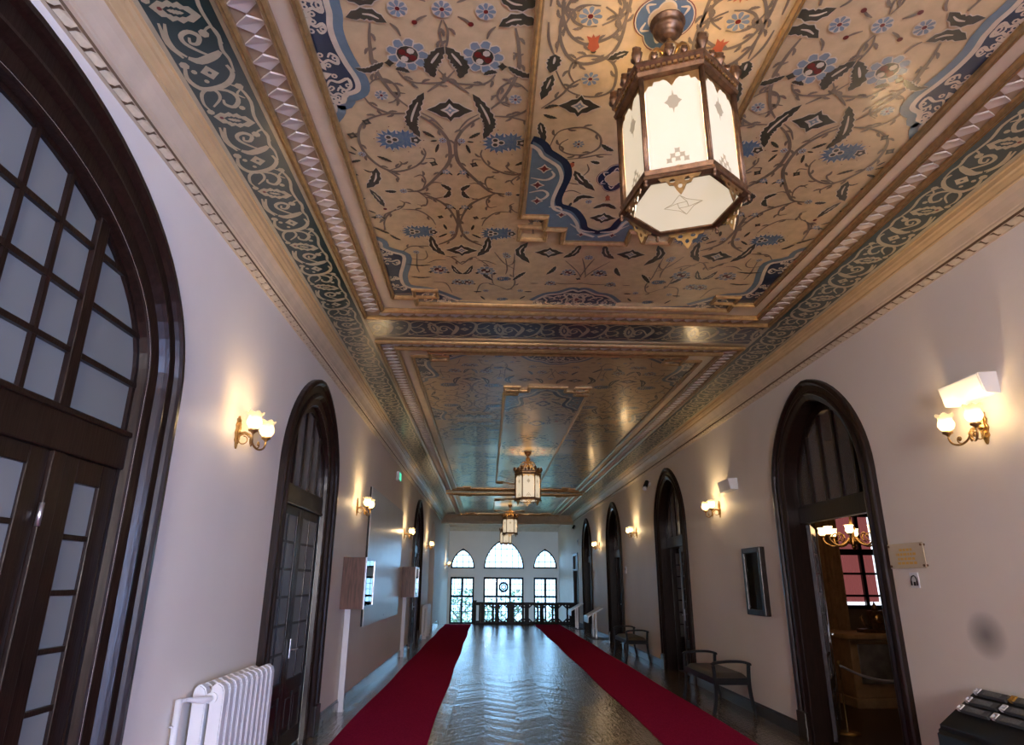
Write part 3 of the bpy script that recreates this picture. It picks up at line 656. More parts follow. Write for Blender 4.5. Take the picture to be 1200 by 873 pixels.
def left_door(i,d,label):
    yc=d['yc']; root=MB(); sweep_casing(root,d['fn'],yc,d['hw'],d['zs'],d['za'],PROFL,1)
    # plinth blocks under the casing
    for s in (-1,1):
        a=yc+s*d['hw']; b_=yc+s*(d['hw']-.20); root.box(XL-.02,XL+.075,min(a,b_)-.004,max(a,b_)+.004,0,.30,0,.012)
    o=root.build('door_%d'%i,M['wood']); tag(o,label,'door',kind='structure')
    x=XL-.05; ins=.305; hw=d['hw']-ins; zs,za=d['zs'],d['za']-ins
    if d['fn'] is archE:
        # fanlight, transom, double door between side lights
        fr=MB(); zt0,zt1=2.14,2.34
        f=ZX(1,x)
        fr.box(x-.06,x+.02,yc-hw,yc+hw,zt0,zt1,0,.008); fr.box(x-.06,x+.034,yc-hw,yc+hw,zt1-.03,zt1,0,.008)
        outer=opening(d['fn'],yc,hw+.02,zs,za+.02,zt1); inner=opening(d['fn'],yc,hw-.03,zs,za-.03,zt1+.01)
        fr.prism(outer,f,-.05,.0,0,holes=[inner])
        ztop=lambda y: zs+(za-zs)*sqrt(max(0,1-((y-yc)/hw)**2))
        hm=yc+.80
        for y,w in ((hm,.075),(2*yc-hm,.075)): fr.box(x-.045,x+.012,y-w/2,y+w/2,zt1,ztop(y),0,.006)
        for y in [yc-.52+.26*k for k in range(5)]: fr.box(x-.03,x+.002,y-.014,y+.014,zt1,ztop(y),0)
        for z in (2.60,2.865,3.13):
            h=hw*sqrt(max(0,1-(max(0,z-zs)/(za-zs))**2)); fr.box(x-.03,x+.004,yc-h,yc+h,z-.014,z+.014,0)
        # mullions of the lower part
        for s in (-1,1):
            y=yc+s*.845; fr.box(x-.06,x+.012,min(y-.045,y+.045),y+.045,0,zt0,0,.006)
            y2=yc+s*(hw-.01); fr.box(x-.05,x+.004,y2-.02,y2+.02,0,zt0,0)
        fr.build('fan_frame',M['wood'],o)
        pane_plate('fan_pane',1,x-.02,0,0,0,0,M['frost'],o,poly=opening(d['fn'],yc,hw-.02,zs,za-.02,zt1))
        for s in (-1,1):
            a,b_=sorted((yc+s*.89,yc+s*(hw-.03))); sl=MB(); g=leaf_boards(sl,1,x,a,b_,0,zt0,.05,1,6,.55,st=.115,head=.115,panels=False)
            sl.box(x-.03,x-.016,g[0],g[1],.16,.42,0); sl.build('side_light',M['wood'],o); pane_plate('pane',1,x-.022,*g[:2],g[2],g[3],M['frost'],o)
        for s in (-1,1):
            a,b_=sorted((yc+s*.003,yc+s*.798)); lf=MB(); g=leaf_boards(lf,1,x-.010,a,b_,.01,zt0+.03,.05,2,6,.62,st=.12,head=.11)
            l=lf.build('door_leaf',M['wood'],o); pane_plate('pane',1,x-.026,*g[:2],g[2],g[3],M['frost'],l)
            hb=MB()
            for z in (1.86,.35): hb.tube([(x+.008,yc+s*.80,z-.05),(x+.008,yc+s*.80,z+.05)],.011,8)
            hb.build('hinge',M['steel'],l)
            if s>0:
                h=MB(); h.box(x,x+.012,yc+.03,yc+.07,.93,1.13,0,.004); h.tube([(x+.01,yc+.05,1.03),(x+.05,yc+.05,1.03),(x+.05,yc+.15,1.03)],.009,8); h.build('handle',M['brass'],l)
    else:
        fr=MB(); zt0,zt1=2.30,2.49; f=ZX(1,x)
        fr.box(x-.06,x+.012,yc-hw-.0,yc+hw+.0,zt0,zt1,0,.008); fr.box(x-.06,x+.024,yc-hw,yc+hw,zt0,zt0+.025,0,.006)
        pts=opening(d['fn'],yc,hw,zs,za,zt1); inn=opening(d['fn'],yc,hw-.05,zs,za-.06,zt1+.01)
        fr.prism(pts,f,-.05,.006,0,holes=[inn])
        for k in (-1.5,-.5,.5,1.5):
            y=yc+k*.30; dy=abs(y-yc); zt=archz(dy,hw,zs,za)-.01
            fr.box(x-.035,x+.004,y-.018,y+.018,zt1,zt,0)
        fr.build('fan_frame',M['wood'],o)
        pane_plate('fan_pane',1,x-.02,0,0,0,0,M['frostdim'],o,poly=opening(d['fn'],yc,hw-.02,zs,za-.02,zt1))
        for s in (-1,1):
            a,b_=sorted((yc+s*.002,yc+s*hw)); lf=MB(); g=leaf_boards(lf,1,x-.010,a,b_,.01,zt0+.03,.05,2,6,.66,st=.10,head=.12)
            l=lf.build('door_leaf',M['wood'],o); pane_plate('pane',1,x-.026,*g[:2],g[2],g[3],M['frost'] if i==2 else M['frostdim'],l)
            if s>0:
                h=MB(); h.box(x,x+.012,yc+.03,yc+.07,.86,1.04,0,.004); h.tube([(x+.01,yc+.05,.94),(x+.05,yc+.05,.94),(x+.05,yc+.15,.94)],.009,8); h.build('handle',M['steel'],l)
    return o
left_door(1,LD[0],'wide dark arched door with frosted fanlight nearest the camera on the left wall')
left_door(2,LD[1],'pointed dark double door behind the nearer white radiator')
left_door(3,LD[2],'pointed dark double door between the farther showcase and the farther radiator')

# passage behind the plain arch
mb=MB(); y0,y1=PASS['yc']-1.05,PASS['yc']+1.05
mb.box(XL-1.55,XL-1.5,y0-.2,y1+.2,0,4); mb.box(XL-1.5,XL-.29,y0-.25,y0-.002,0,4); mb.box(XL-1.5,XL-.29,y1+.002,y1+.25,0,4); mb.box(XL-1.5,XL-.29,y0-.2,y1+.2,3.75,3.9)
tag(mb.build('wall_passage',M['wall']),'plain plaster passage seen through the arch without a door','wall',kind='structure')
mb=MB(); mb.box(XL-.3,XL-.29,y0-.6,y0-.05,.0,.01); 

# ------------------------------------------------------------------ doors of the right wall
def right_door(i,d,label,open_leaf,trans):
    yc=d['yc']; root=MB(); sweep_casing(root,d['fn'],yc,d['hw'],d['zs'],d['za'],PROFR,-1)
    for s in (-1,1):
        a=yc+s*d['hw']; b_=yc+s*(d['hw']-.20); root.box(XR-.068,XR+.02,min(a,b_)-.004,max(a,b_)+.004,0,.28,0,.012)
    o=root.build('door_%d'%i,M['wood']); tag(o,label,'door',kind='structure')
    x=XR+.15; ins=CWR; hw=d['hw']-ins; zs,za=d['zs'],d['za']-ins
    fr=MB(); zt0,zt1=2.25,2.44; f=ZX(-1,x)
    fr.box(x-.02,x+.07,yc-hw,yc+hw,zt0,zt1,0,.008)
    inn=opening(d['fn'],yc,hw-.06,zs,za-.10,zt1+.01)
    fr.prism(opening(d['fn'],yc,hw,zs,za,zt1),f,-.06,.0,0,holes=[inn])
    for k in (-1.5,-.5,.5,1.5):
        y=yc+k*.31; dy=abs(y-yc); zt=archz(dy,hw,zs,za)-.01
        fr.box(x-.004,x+.045,y-.018,y+.018,zt1,zt,0)
    fr.build('fan_frame',M['wood'],o)
    pane_plate('fan_pane',-1,x+.02,0,0,0,0,M['oldglass'] if trans else M['frostdim'],o,poly=opening(d['fn'],yc,hw-.03,zs,za-.05,zt1))
    for s in (-1,1):
        a,b_=sorted((yc+s*.002,yc+s*hw)); lf=MB(); g=leaf_boards(lf,-1,x+.0,a,b_,.01,zt0-.004,.045,2,7,.60,st=.09,head=.10)
        hy=yc+s*hw; ang=0
        if open_leaf: ang=s*radians(150 if s>0 else 110)
        elif i>=5 and s>0: ang=radians(86)
        l=lf.build('door_leaf',M['wood'],o); p=pane_plate('pane',-1,x+.022,*g[:2],g[2],g[3],M['frostdim'],l)
        h=MB(); hyy=yc+s*.05; h.box(x-.012,x,min(hyy,hyy+s*.04),max(hyy,hyy+s*.04),.93,1.13,0,.004); h.tube([(x-.01,hyy+s*.02,1.03),(x-.05,hyy+s*.02,1.03),(x-.05,hyy+s*.12,1.03)],.009,8)
        h.tube([(x-.014,hyy-s*.025,.1),(x-.014,hyy-s*.025,2.2)],.007,6); h.build('handle',M['steel'],l)
        if ang:
            piv=Matrix.Translation((x+.045,hy,0)); l.matrix_local=piv@Matrix.Rotation(ang,4,'Z')@Matrix.Translation((-(x+.045),-hy,0))
    return o
right_door(4,RD[0],'pointed dark doorway standing open beside the gold plaque on the right wall',True,True)
right_door(5,RD[1],'pointed dark door between the two benches on the right wall',False,False)
right_door(6,RD[2],'pointed dark door behind the farther bench on the right wall',False,False)
right_door(7,RD[3],'pointed dark door beside the farther slanted reading stand',False,False)
# square doorway near the end
mb=MB()
for (a,b_,za,zb) in ((25.68,25.76,0,2.66),(26.94,27.02,0,2.66),(25.68,27.02,2.57,2.66),(25.75,26.95,2.0,2.06)): mb.box(XR-.03,XR+.2,a,b_,za,zb,0,.006)
mb.box(XR+.12,XR+.16,25.76,26.94,0,2.0)
o=mb.build('door_8',M['wood']); tag(o,'square dark doorway at the far end of the right wall','door',kind='structure')
pane_plate('pane',-1,XR+.05,25.76,26.94,2.06,2.57,M['frost'],o)

# ------------------------------------------------------------------ skirting
def skirt(name,side,segs,m,lab):
    x=XL if side>0 else XR; mb=MB()
    for a,b_ in segs:
        x0,x1=sorted((x,x+side*.024)); mb.box(x0,x1,a,b_,0,.125,0,.004); x0,x1=sorted((x,x+side*.014)); mb.box(x0,x1,a,b_,.125,.145,0,.003)
    tag(mb.build(name,m),lab,'skirting',kind='structure')
skirt('baseboard_left',1,[(-5.9,.43),(3.77,5.84),(8.0,16.82),(18.98,21.84),(23.96,26.7)],M['marble'],'grey stone skirting along the left wall')
skirt('baseboard_right',-1,[(-5.9,-4.65),(-1.35,5.65),(7.75,11.45),(13.55,17.15),(19.25,22.15),(24.25,25.66)],M['darkbase'],'dark skirting along the right wall')

# ------------------------------------------------------------------ cross beam at the end of the painted ceiling
mb=MB(); prof=[(26.32,4.1415),(26.36,4.12),(26.42,4.11),(26.47,4.02),(26.55,3.93),(26.62,3.88),(26.62,3.86),(26.70,3.84),(26.70,3.80),(27.0,3.80),(27.0,4.1415)]
mb.prism(prof,lambda u,v,d:(d,u,v),XL+.002,XR-.002); tag(mb.build('trim_3',M['cream']),'moulded plaster beam across the end of the painted ceiling','beam',kind='structure')
mb=MB()
mb.prism([(32.62,4.14),(32.64,4.06),(32.69,4.0),(32.70,3.95),(32.749,3.93),(32.749,4.14)],lambda u,v,d:(d,u,v),XL+.002,XR-.002); tag(mb.build('trim_4',M['cream']),'small plaster cornice above the end windows','cornice',kind='structure')

# ------------------------------------------------------------------ far wall with its windows
W3=[(-1.20,.585,2.165,3.11),(.81,.985,2.16,3.60),(2.83,.585,2.185,3.12)]       # x, half width, sill, apex of the arched lights
D3=[(-1.20,.575,-.36),(.80,.97,-.36),(2.83,.57,-.36)]
def arch_xz(xc,hw,z0,za,ins=0):
    return archC(xc,hw-ins,z0+ins,za-ins*1.2,10)
holes=[arch_xz(*w) for w in W3]+[[(x-h,z0),(x+h,z0),(x+h,1.77),(x-h,1.77)] for x,h,z0 in D3]
mb=MB(); mb.prism([(XL-.3,-2.2),(XR+.36,-2.2),(XR+.36,4.2),(XL-.3,4.2)],lambda u,v,d:(u,YF+d,v),0,.35,0,holes=holes)
tag(mb.build('wall_far',M['wall']),'end wall of the corridor pierced by six windows','wall',kind='structure')
names=['left','centre','right']
for k,(x,hw,z0,za) in enumerate(W3):
    fr=MB(); P=arch_xz(x,hw,z0,za); I=arch_xz(x,hw,z0,za,.075); f=lambda u,v,d:(u,YF+.10+d,v)
    fr.prism(P,f,0,.06,0,holes=[I]); n=4 if k!=1 else 7
    h=za-z0; r=(h*h+hw*hw)/(2*hw); c=hw-r
    for q in range(1,n):
        xx=x-hw+2*hw*q/n; zt=z0+sqrt(max(.001,r*r-(abs(xx-x)-c)**2)); fr.box(xx-.015,xx+.015,YF+.11,YF+.14,z0,zt-.03)
    for q in range(1,3 if k!=1 else 5):
        zz=z0+(za-z0)*q/(3.0 if k!=1 else 4.6); w_=c+sqrt(max(0,r*r-(zz-z0)**2)); fr.box(x-w_,x+w_,YF+.12,YF+.14,zz-.015,zz+.015)
    o=fr.build('window_%d'%(k+1),M['black']); tag(o,['small arched window at the upper left of the end wall','large arched window in the middle of the end wall','small arched window at the upper right of the end wall'][k],'window',kind='structure')
    g=MB(); g.prism(arch_xz(x,hw,z0,za,.04),f,.025,.03); g.build('pane',M['glass'],o)
for k,(x,hw,z0) in enumerate(D3):
    fr=MB(); n=2 if k!=1 else 3; y0,y1=YF+.10,YF+.17
    def bx(a,b_,c,d): fr.box(a,b_,y0,y1,c,d,0,.006)
    bx(x-hw,x-hw+.085,z0,1.77); bx(x+hw-.085,x+hw,z0,1.77); bx(x-hw,x+hw,1.675,1.77); bx(x-hw,x+hw,.83,.93); bx(x-hw,x+hw,z0,z0+.08)
    for q in range(1,n):
        xx=x-hw+2*hw*q/n; bx(xx-.06,xx+.06,.93,1.70); bx(xx-.045,xx+.045,z0,.83)
    for q in range(n):
        a=x-hw+2*hw*q/n; b_=a+2*hw/n
        for t in (1/3,2/3): fr.box(a+(b_-a)*t-.013,a+(b_-a)*t+.013,y0+.02,y0+.035,z0,1.7)
        for t in (1.19,1.45): fr.box(a,b_,y0+.02,y0+.035,t-.013,t+.013)
        for t in (.2,.5): fr.box(a,b_,y0+.02,y0+.035,t-.013,t+.013)
    o=fr.build('window_%d'%(k+4),M['black']); tag(o,['tall glazed door at the lower left of the end wall','three-light glazed door with a ring emblem in the middle of the end wall','tall glazed door at the lower right of the end wall'][k],'window',kind='structure')
    g=MB(); g.box(x-hw+.03,x+hw-.03,y0+.025,y0+.03,z0+.03,1.74); g.build('pane',M['glass'],o)
    if k==1:
        e=MB(); yy=y0-.03
        for R,rr in ((.20,.045),(.09,.022)):
            e.grid([[(x+(R+rr*cos(b_))*cos(a),yy+rr*.6*sin(b_),1.315+(R+rr*cos(b_))*sin(a)) for b_ in [2*pi*j/8 for j in range(8)]] for a in [2*pi*i/28 for i in range(28)]],0,True,closed=True,closed_rows=True)
        for i in range(8):
            a=2*pi*i/8; e.obox((x+.135*cos(a),yy,1.315+.135*sin(a)),(.03*cos(a),0,.03*sin(a)),(-.006*sin(a),0,.006*cos(a)),(0,.006,0))
        e.build('ring_emblem',M['black'],o)

# ------------------------------------------------------------------ wall behind the camera; a tall bright window in the right wall, behind the camera
mb=MB(); mb.box(XL-.3,XR+.36,YB-.3,YB,-.3,4.2); tag(mb.build('wall_back',M['wall']),'end wall behind the camera','wall',kind='structure')
fr=MB()
for a in (-4.6,-3.55,-2.5,-1.4): fr.box(XR+.08,XR+.16,a-.035,a+.035,.02,2.9)
for z in (.05,.9,1.9,2.9): fr.box(XR+.09,XR+.15,-4.6,-1.4,z-.03,z+.03)
o=tag(fr.build('window_7',M['wood']),'tall window in the right wall behind the camera','window',kind='structure')
g=MB(); g.box(XR+.12,XR+.13,-4.6,-1.4,.02,2.9); M['daypane']=mat('daylit_pane',(.5,.6,.8),.3,emit=(DAYC,DAYB)); g.build('pane',M['daypane'],o)
mb=MB()
for a in (-.55,.10,.75,1.40): mb.box(a-.035,a+.035,YB+.001,YB+.06,.9,2.9)
for z in (.9,1.9,2.9): mb.box(-.55,1.40,YB+.001,YB+.05,z-.03,z+.03)
o=tag(mb.build('window_9',M['wood']),'unseen window added for fill light on the end wall behind the camera','window',kind='structure')
g=MB(); g.box(-.55,1.40,YB+.012,YB+.02,.9,2.9); g.build('pane',mat('fill_light_pane',(.7,.7,.7),.3,emit=((.92,.84,.82),9)),o)  # glowing pane on the solid wall, added to brighten the right wall
# ------------------------------------------------------------------ lanterns
def hexp(r,z,ph=0,n=6): return [(r*cos(ph+2*pi*k/n),r*sin(ph+2*pi*k/n),z) for k in range(n)]
def make_lantern():
    t=empty('hanging_lantern')
    m=MB(); m.lathe([(.0,-.001),(.086,-.001),(.088,-.010),(.074,-.018),(.070,-.035),(.076,-.045),(.070,-.058),(.046,-.066),(.050,-.078),(.034,-.092),(.012,-.10)],n=24); m.build('ceiling_rose',M['bronze'],t)
    m=MB(); m.lathe([(.012,-.09),(.013,-.12),(.030,-.13),(.050,-.155),(.052,-.175),(.034,-.20),(.018,-.21),(.030,-.225),(.018,-.24),(.014,-.27),(.04,-.285),(.055,-.30),(.03,-.325),(.0,-.33)],n=16); m.build('stem',M['brass'],t)
    for k in range(6):
        m=MB(); a=2*pi*k/6
        P=[(.03,-.245),(.075,-.215),(.125,-.235),(.165,-.29),(.185,-.345),(.225,-.385),(.262,-.375),(.272,-.345),(.250,-.335)]
        m.tube([(r*cos(a),r*sin(a),z) for r,z in [tuple(v[:2]) for v in crom([(p[0],p[1],0) for p in P],3)]],.0085,6)
        P=[(.165,-.29),(.14,-.32),(.105,-.315),(.10,-.285),(.12,-.28)]
        m.tube([(r*cos(a),r*sin(a),z) for r,z in [tuple(v[:2]) for v in crom([(p[0],p[1],0) for p in P],3)]],.006,6)
        m.build('crown_arm',M['brass'],t)
    # top band with its crest of finials
    m=MB(); rows=[]
    for r,z in ((.262,-.490),(.285,-.486),(.292,-.470),(.282,-.462),(.284,-.440),(.298,-.430),(.298,-.418),(.272,-.412),(.250,-.412),(.250,-.490)): rows.append(hexp(r,z))
    m.grid(rows,0,False,closed=True,closed_rows=True)
    for k in range(6):
        a,b_=Vector(hexp(.286,-.45)[k]),Vector(hexp(.286,-.45)[(k+1)%6])
        for q in range(1,12):
            p=a.lerp(b_,q/12); d=(b_-a).normalized(); n=Vector((p.x,p.y,0)).normalized(); m.obox(p,d*.007,n*.006,(0,0,.007),1)
    tb=m.build('top_band',[M['bronze'],M['brass']],t); m=MB()
    def finial(m,p,h,w):
        prof=[(.35,0),(.55,.10),(.9,.25),(1.0,.42),(.75,.55),(.85,.68),(.6,.82),(.25,.93),(0,1)]
        m.lathe([(max(.0008,r*w),z*h) for r,z in prof],p,8,0,lambda r,z,a:(r*(1+.22*cos(4*a)),z))
    for k in range(6):
        a=Vector(hexp(.284,-.415)[k]); b_=Vector(hexp(.284,-.415)[(k+1)%6]); m=MB(); finial(m,a,.095,.028); m.build('corner_finial',M['bronze'],tb)
        m=MB(); finial(m,a.lerp(b_,.5),.075,.026); m.build('middle_finial',M['bronze'],tb); 
        for q in (.27,.73): m=MB(); finial(m,a.lerp(b_,q),.045,.018); m.build('small_finial',M['bronze'],tb)
    for k in range(6):
        m=MB(); x,y,_=hexp(.262,0)[k]; m.tube([(x,y,-.485),(x,y,-.955)],.0135,6); m.tube([(x*1.04,y*1.04,-.49),(x*1.04,y*1.04,-.95)],.006,6); m.build('corner_bar',M['bronze'],t)
    m=MB(); rows=[]
    for r,z in ((.240,-.945),(.268,-.945),(.284,-.955),(.276,-.972),(.290,-.985),(.290,-.998),(.262,-1.004),(.240,-1.0)): rows.append(hexp(r,z))
    m.grid(rows,0,False,closed=True,closed_rows=True); bb=m.build('bottom_band',M['bronze'],t)
    # glass
    R=.254
    for k in range(6):
        a,b_=Vector(hexp(R,0)[k]),Vector(hexp(R,0)[(k+1)%6]); d=(b_-a); n=Vector((d.y,-d.x,0)).normalized(); c=(a+b_)/2
        if n.dot(c)<0: n=-n
        L=d.length; d=d/L; m=MB()
        pt=lambda u,v,e: tuple(c+d*u+Vector((0,0,v))+n*e)
        m.prism([(-L/2+.008,-.95),(L/2-.008,-.95),(L/2-.008,-.485),(-L/2+.008,-.485)],lambda u,v,e:pt(u,v,e),0,-.004,0)
        def mot(P,mi=1): m.prism(P,lambda u,v,e:pt(u,v,e),.0005,.0012,mi)
        O=[(1,0),(.62,.20),(.45,.48),(.12,.55),(0,1),(-.12,.55),(-.45,.48),(-.62,.20),(-1,0),(-.62,-.20),(-.45,-.48),(-.12,-.55),(0,-1),(.12,-.55),(.45,-.48),(.62,-.20)]
        mot([(x*.038,-.625+y*.060) for x,y in O])
        for (u,v) in ((0,-.865),(-.020,-.888),(.020,-.888),(0,-.905),(-.036,-.91),(.036,-.91)): mot([(u+.016*cos(q*pi/4)*(1 if q%2 else .6),v+.016*sin(q*pi/4)*(1 if q%2 else .6)) for q in range(8)])
        # scalloped metal valance below the top band and cresting above the bottom band
        top=[(-L/2,-.484)]; S=[(-.5,-.56),(-.44,-.545),(-.40,-.525),(-.33,-.528),(-.30,-.508),(-.2,-.510),(-.14,-.505),(-.08,-.515),(-.04,-.53),(0,-.545),(.04,-.53),(.08,-.515),(.14,-.505),(.2,-.510),(.30,-.508),(.33,-.528),(.40,-.525),(.44,-.545),(.5,-.56)]
        mot([(L/2,-.484),(-L/2,-.484)]+[(u*L,v) for u,v in S],2)
        S=[(-.5,-.93),(-.4,-.942),(-.28,-.936),(-.16,-.944),(0,-.934),(.16,-.944),(.28,-.936),(.4,-.942),(.5,-.93)]
        mot([(-L/2,-.952),(L/2,-.952)]+[(u*L,v) for u,v in S[::-1]],2)
        m.build('glass_pane',[M['pane'],M['etch'],M['brass']],t)
    m=MB(); m.prism([(x,y) for x,y,_ in hexp(.256,0)],lambda u,v,e:(u,v,-.45+e),0,.004,0); m.build('top_diffuser',M['topdiffuser'],t)  # unseen cover added to dim and soften the bulb's light on the ceiling
    m=MB(); m.prism([(x,y) for x,y,_ in hexp(.262,0)],lambda u,v,e:(u,v,-.992+e),0,.004,0)
    def mot(P): m.prism(P,lambda u,v,e:(u,v,-.9925-e),0,.0006,1)
    def line(a,b_,w=.0016):
        a=Vector(a);b_=Vector(b_);d=(b_-a).normalized();n=Vector((-d.y,d.x))*w; mot([tuple(a+n),tuple(b_+n),tuple(b_-n),tuple(a-n)])
    for k in range(4):
        a=k*pi/2+.4
        P=[(.085*cos(a),.085*sin(a)),(.05*cos(a+.5),.05*sin(a+.5)),(.03*cos(a+pi/4),.03*sin(a+pi/4))]
        line(P[0],P[1]); line(P[1],(.085*cos(a+pi/2),.085*sin(a+pi/2))); line(P[0],P[2]); line(P[2],(.03*cos(a-pi/4),.03*sin(a-pi/4)))
    m.build('bottom_pane',[M['pane'],M['etch']],t)
    for k in range(6):
        a,b_=Vector(hexp(.278,-1.0)[k]),Vector(hexp(.278,-1.0)[(k+1)%6]); c=(a+b_)/2; d=(b_-a).normalized(); n=Vector((c.x,c.y,0)).normalized(); m=MB()
        S=[(-.088,0),(-.075,-.016),(-.055,-.018),(-.045,-.036),(-.026,-.040),(-.016,-.062),(0,-.085),(.016,-.062),(.026,-.040),(.045,-.036),(.055,-.018),(.075,-.016),(.088,0)]
        H=[[(-.03+.014*cos(q*pi/3),-.018+.009*sin(q*pi/3)) for q in range(6)],[(.03+.014*cos(q*pi/3),-.018+.009*sin(q*pi/3)) for q in range(6)],[(.010*cos(q*pi/3),-.045+.012*sin(q*pi/3)) for q in range(6)]]
        m.prism(S,lambda u,v,e:tuple(c+d*u+Vector((0,0,v))+n*(e-.004)),0,.006,0,holes=H); m.build('filigree_pendant',M['brass'],bb)
        m=MB(); m.lathe([(.0,-.03),(.008,-.024),(.010,-.014),(.006,-.006),(.012,0)],tuple(a),8); m.build('corner_drop',M['bronze'],bb)
    return t
lan=make_lantern()
lan.scale=(.95,.95,1)
LP=[(MX+.02,2.37,40,'large hexagonal lantern nearest the camera under the painted ceiling'),(MX,13.05,0,'second hexagonal lantern from the camera, hanging in the middle coffer'),(MX-.03,22.8,0,'third hexagonal lantern, hanging before the plaster beam'),(MX,29.2,0,'farthest hexagonal lantern, hanging in front of the large arched window')]
LAMPS=[]
for i,(x,y,a,lab) in enumerate(LP):
    o=lan if i==0 else copy_tree(lan)
    o.location=(x,y,ZC-.012 if i<3 else ZC); o.rotation_euler=(0,0,radians(a)); tag(o,lab,'lantern','hexagonal lanterns along the ceiling')
    l=bpy.data.lights.new('lantern_bulb','POINT'); l.energy=LANT_W*(1 if i==0 else 2.4); l.color=(1,.72,.38); l.shadow_soft_size=.11
    lo=bpy.data.objects.new('lantern_bulb',l); COL.objects.link(lo); lo.location=(x,y,ZC-.68)
    if i==0:
        mm=MB(); mm.lathe([(.012,.02),(.012,.0),(.014,-.02),(.026,-.05),(.030,-.075),(.022,-.10),(.0,-.108)],(0,0,-.60),10)
        mm.build('bulb',mat('bulb_glass',(.9,.8,.6),.3,emit=((1,.72,.38),12)),lan)

# ------------------------------------------------------------------ wall sconces (local: wall at x=0, light comes out along +x)
def make_sconce():
    t=empty('wall_sconce')
    m=MB(); S=[(0,.125),(.012,.105),(.030,.10),(.026,.075),(.040,.05),(.030,.02),(.042,-.01),(.030,-.04),(.036,-.065),(.020,-.085),(.012,-.11),(0,-.125)]
    S=S+[(-y,z) for y,z in S[-2:0:-1]]
    m.prism(S,lambda u,v,d:(d,u,v),0,.012,0); m.prism([(y*.6,z*.7) for y,z in S],lambda u,v,d:(d,u,v),.012,.022,0)
    m.lathe([(.0,.03),(.018,.024),(.024,.012),(.020,0)],(0,0,0),10); 
    for v in range(len(m.v)-40,len(m.v)): pass
    m.build('back_plate',M['brass'],t)
    m=MB(); m.tube([(.012,0,-.015),(.06,0,.0),(.10,0,-.02),(.115,0,-.05)],[.010,.009,.009,.012],8); m.lathe([(.0,-.055),(.007,-.045),(.012,-.03),(.008,-.015),(.014,.0),(.012,.015),(.0,.02)],(.115,0,-.055),10)
    sp=[(.055+.030*cos(a)*(1-a/14),0,-.055+.030*sin(a)*(1-a/14)) for a in [1.6-.5*k for k in range(16)]]
    m.tube(sp,.0045,6); m.build('centre_bracket',M['brass'],t)
    for s in (-1,1):
        m=MB(); P=[(.115,0,-.055),(.125,s*.03,-.095),(.145,s*.075,-.115),(.165,s*.12,-.10),(.172,s*.14,-.065),(.172,s*.14,-.035)]
        m.tube([tuple(v) for v in crom(P,4)],.0075,8)
        sp=[(.140+.004*k/14,s*(.075+.030*cos(a)*(1-k/20)),-.075+.028*sin(a)*(1-k/20)) for k,a in enumerate([-1.6+.5*k for k in range(15)])]
        m.tube(sp,.0045,6); m.lathe([(.0,-.012),(.009,-.006),(.009,.006),(0,.012)],(.143,s*.075,-.075),8)
        ar=m.build('arm',M['brass'],t)
        m=MB(); m.lathe([(.006,-.045),(.012,-.036),(.020,-.028),(.034,-.020),(.036,-.010),(.030,-.004),(.0,-.002)],(.172,s*.14,0),14); m.build('cup',M['brass'],ar)
        m=MB()
        def wob(r,z,a):
            t_=max(0,(z-.075)/.05); return r*(1+.09*t_*cos(7*a)),z+.009*t_*cos(7*a)
        m.lathe([(.0,-.002),(.024,-.001),(.042,.012),(.054,.034),(.055,.055),(.046,.076)],(.172,s*.14,0),28,0,wob)
        m.lathe([(.046,.076),(.044,.088),(.050,.102),(.062,.114),(.064,.117),(.058,.113),(.047,.102),(.041,.088)],(.172,s*.14,0),28,1,wob)
        m.build('tulip_shade',[M['shade'],M['shadelip']],t)
    return t
sco=make_sconce()
SP=[(1,4.79,2.645,'two-light brass wall lamp nearest on the left, beside the wide arched door'),(1,9.47,2.60,'two-light brass wall lamp beside the upper corner of the glass board'),(1,15.0,2.60,'two-light brass wall lamp between the glass board and the farther left door'),(1,20.55,2.62,'two-light brass wall lamp between the farther left door and the plain arch'),(1,30.4,2.30,'farthest two-light brass wall lamp, beside the end windows'),
    (-1,4.30,2.655,'two-light brass wall lamp below the nearer white wall speaker'),(-1,9.72,2.65,'two-light brass wall lamp beside the farther white wall speaker'),(-1,15.35,2.70,'two-light brass wall lamp above the farther bench'),(-1,20.6,2.66,'two-light brass wall lamp between the two farthest pointed doors')]
SP+=[(s,y,2.63,'unseen two-light brass wall lamp added for fill behind the camera on the %s wall, %s one'%(('left' if s>0 else 'right'),n)) for s in (1,-1) for y,n in ((-.75,'nearer'),(-5.3,'farther'))]  # unseen lamps behind the camera, added for warm fill
for i,(s,y,z,lab) in enumerate(SP):
    o=sco if i==0 else copy_tree(sco)
    o.location=(XL if s>0 else XR,y,z)
    for q in (-1,1):
        l=bpy.data.lights.new('shade_bulb','POINT'); l.energy=BULB_W*(1 if abs(y-4.5)<1 else 1.5); l.color=(1,.74,.42); l.shadow_soft_size=.025
        lo=bpy.data.objects.new('shade_bulb',l); COL.objects.link(lo); lo.location=((XL+.172) if s>0 else (XR-.172),y+.14*q,z+.050)
    o.rotation_euler=(0,0,0 if s>0 else pi); tag(o,lab,'wall lamp','two-light brass wall lamps')

# ------------------------------------------------------------------ red runners
for x0,x1,lab in ((-1.585,-.59,'crimson carpet runner along the left wall'),(1.86,2.84,'crimson carpet runner along the right wall with the benches')):
    mb=MB(); y0,y1=-5.0,26.55; n=60; z=.010
    rows=[]
    for (x,zz) in ((x0,.0005),(x0+.002,z),(x0+.02,z+.001),((x0+x1)/2,z+.001),(x1-.02,z+.001),(x1-.002,z),(x1,.0005)):
        rows.append([(x+.012*sin(k*.7+x0),y0+(y1-y0)*k/n,zz) for k in range(n+1)])
    mb.grid(rows,0,False); tag(mb.build('carpet_runner',M['carpet']),lab,'carpet','crimson carpet runners')

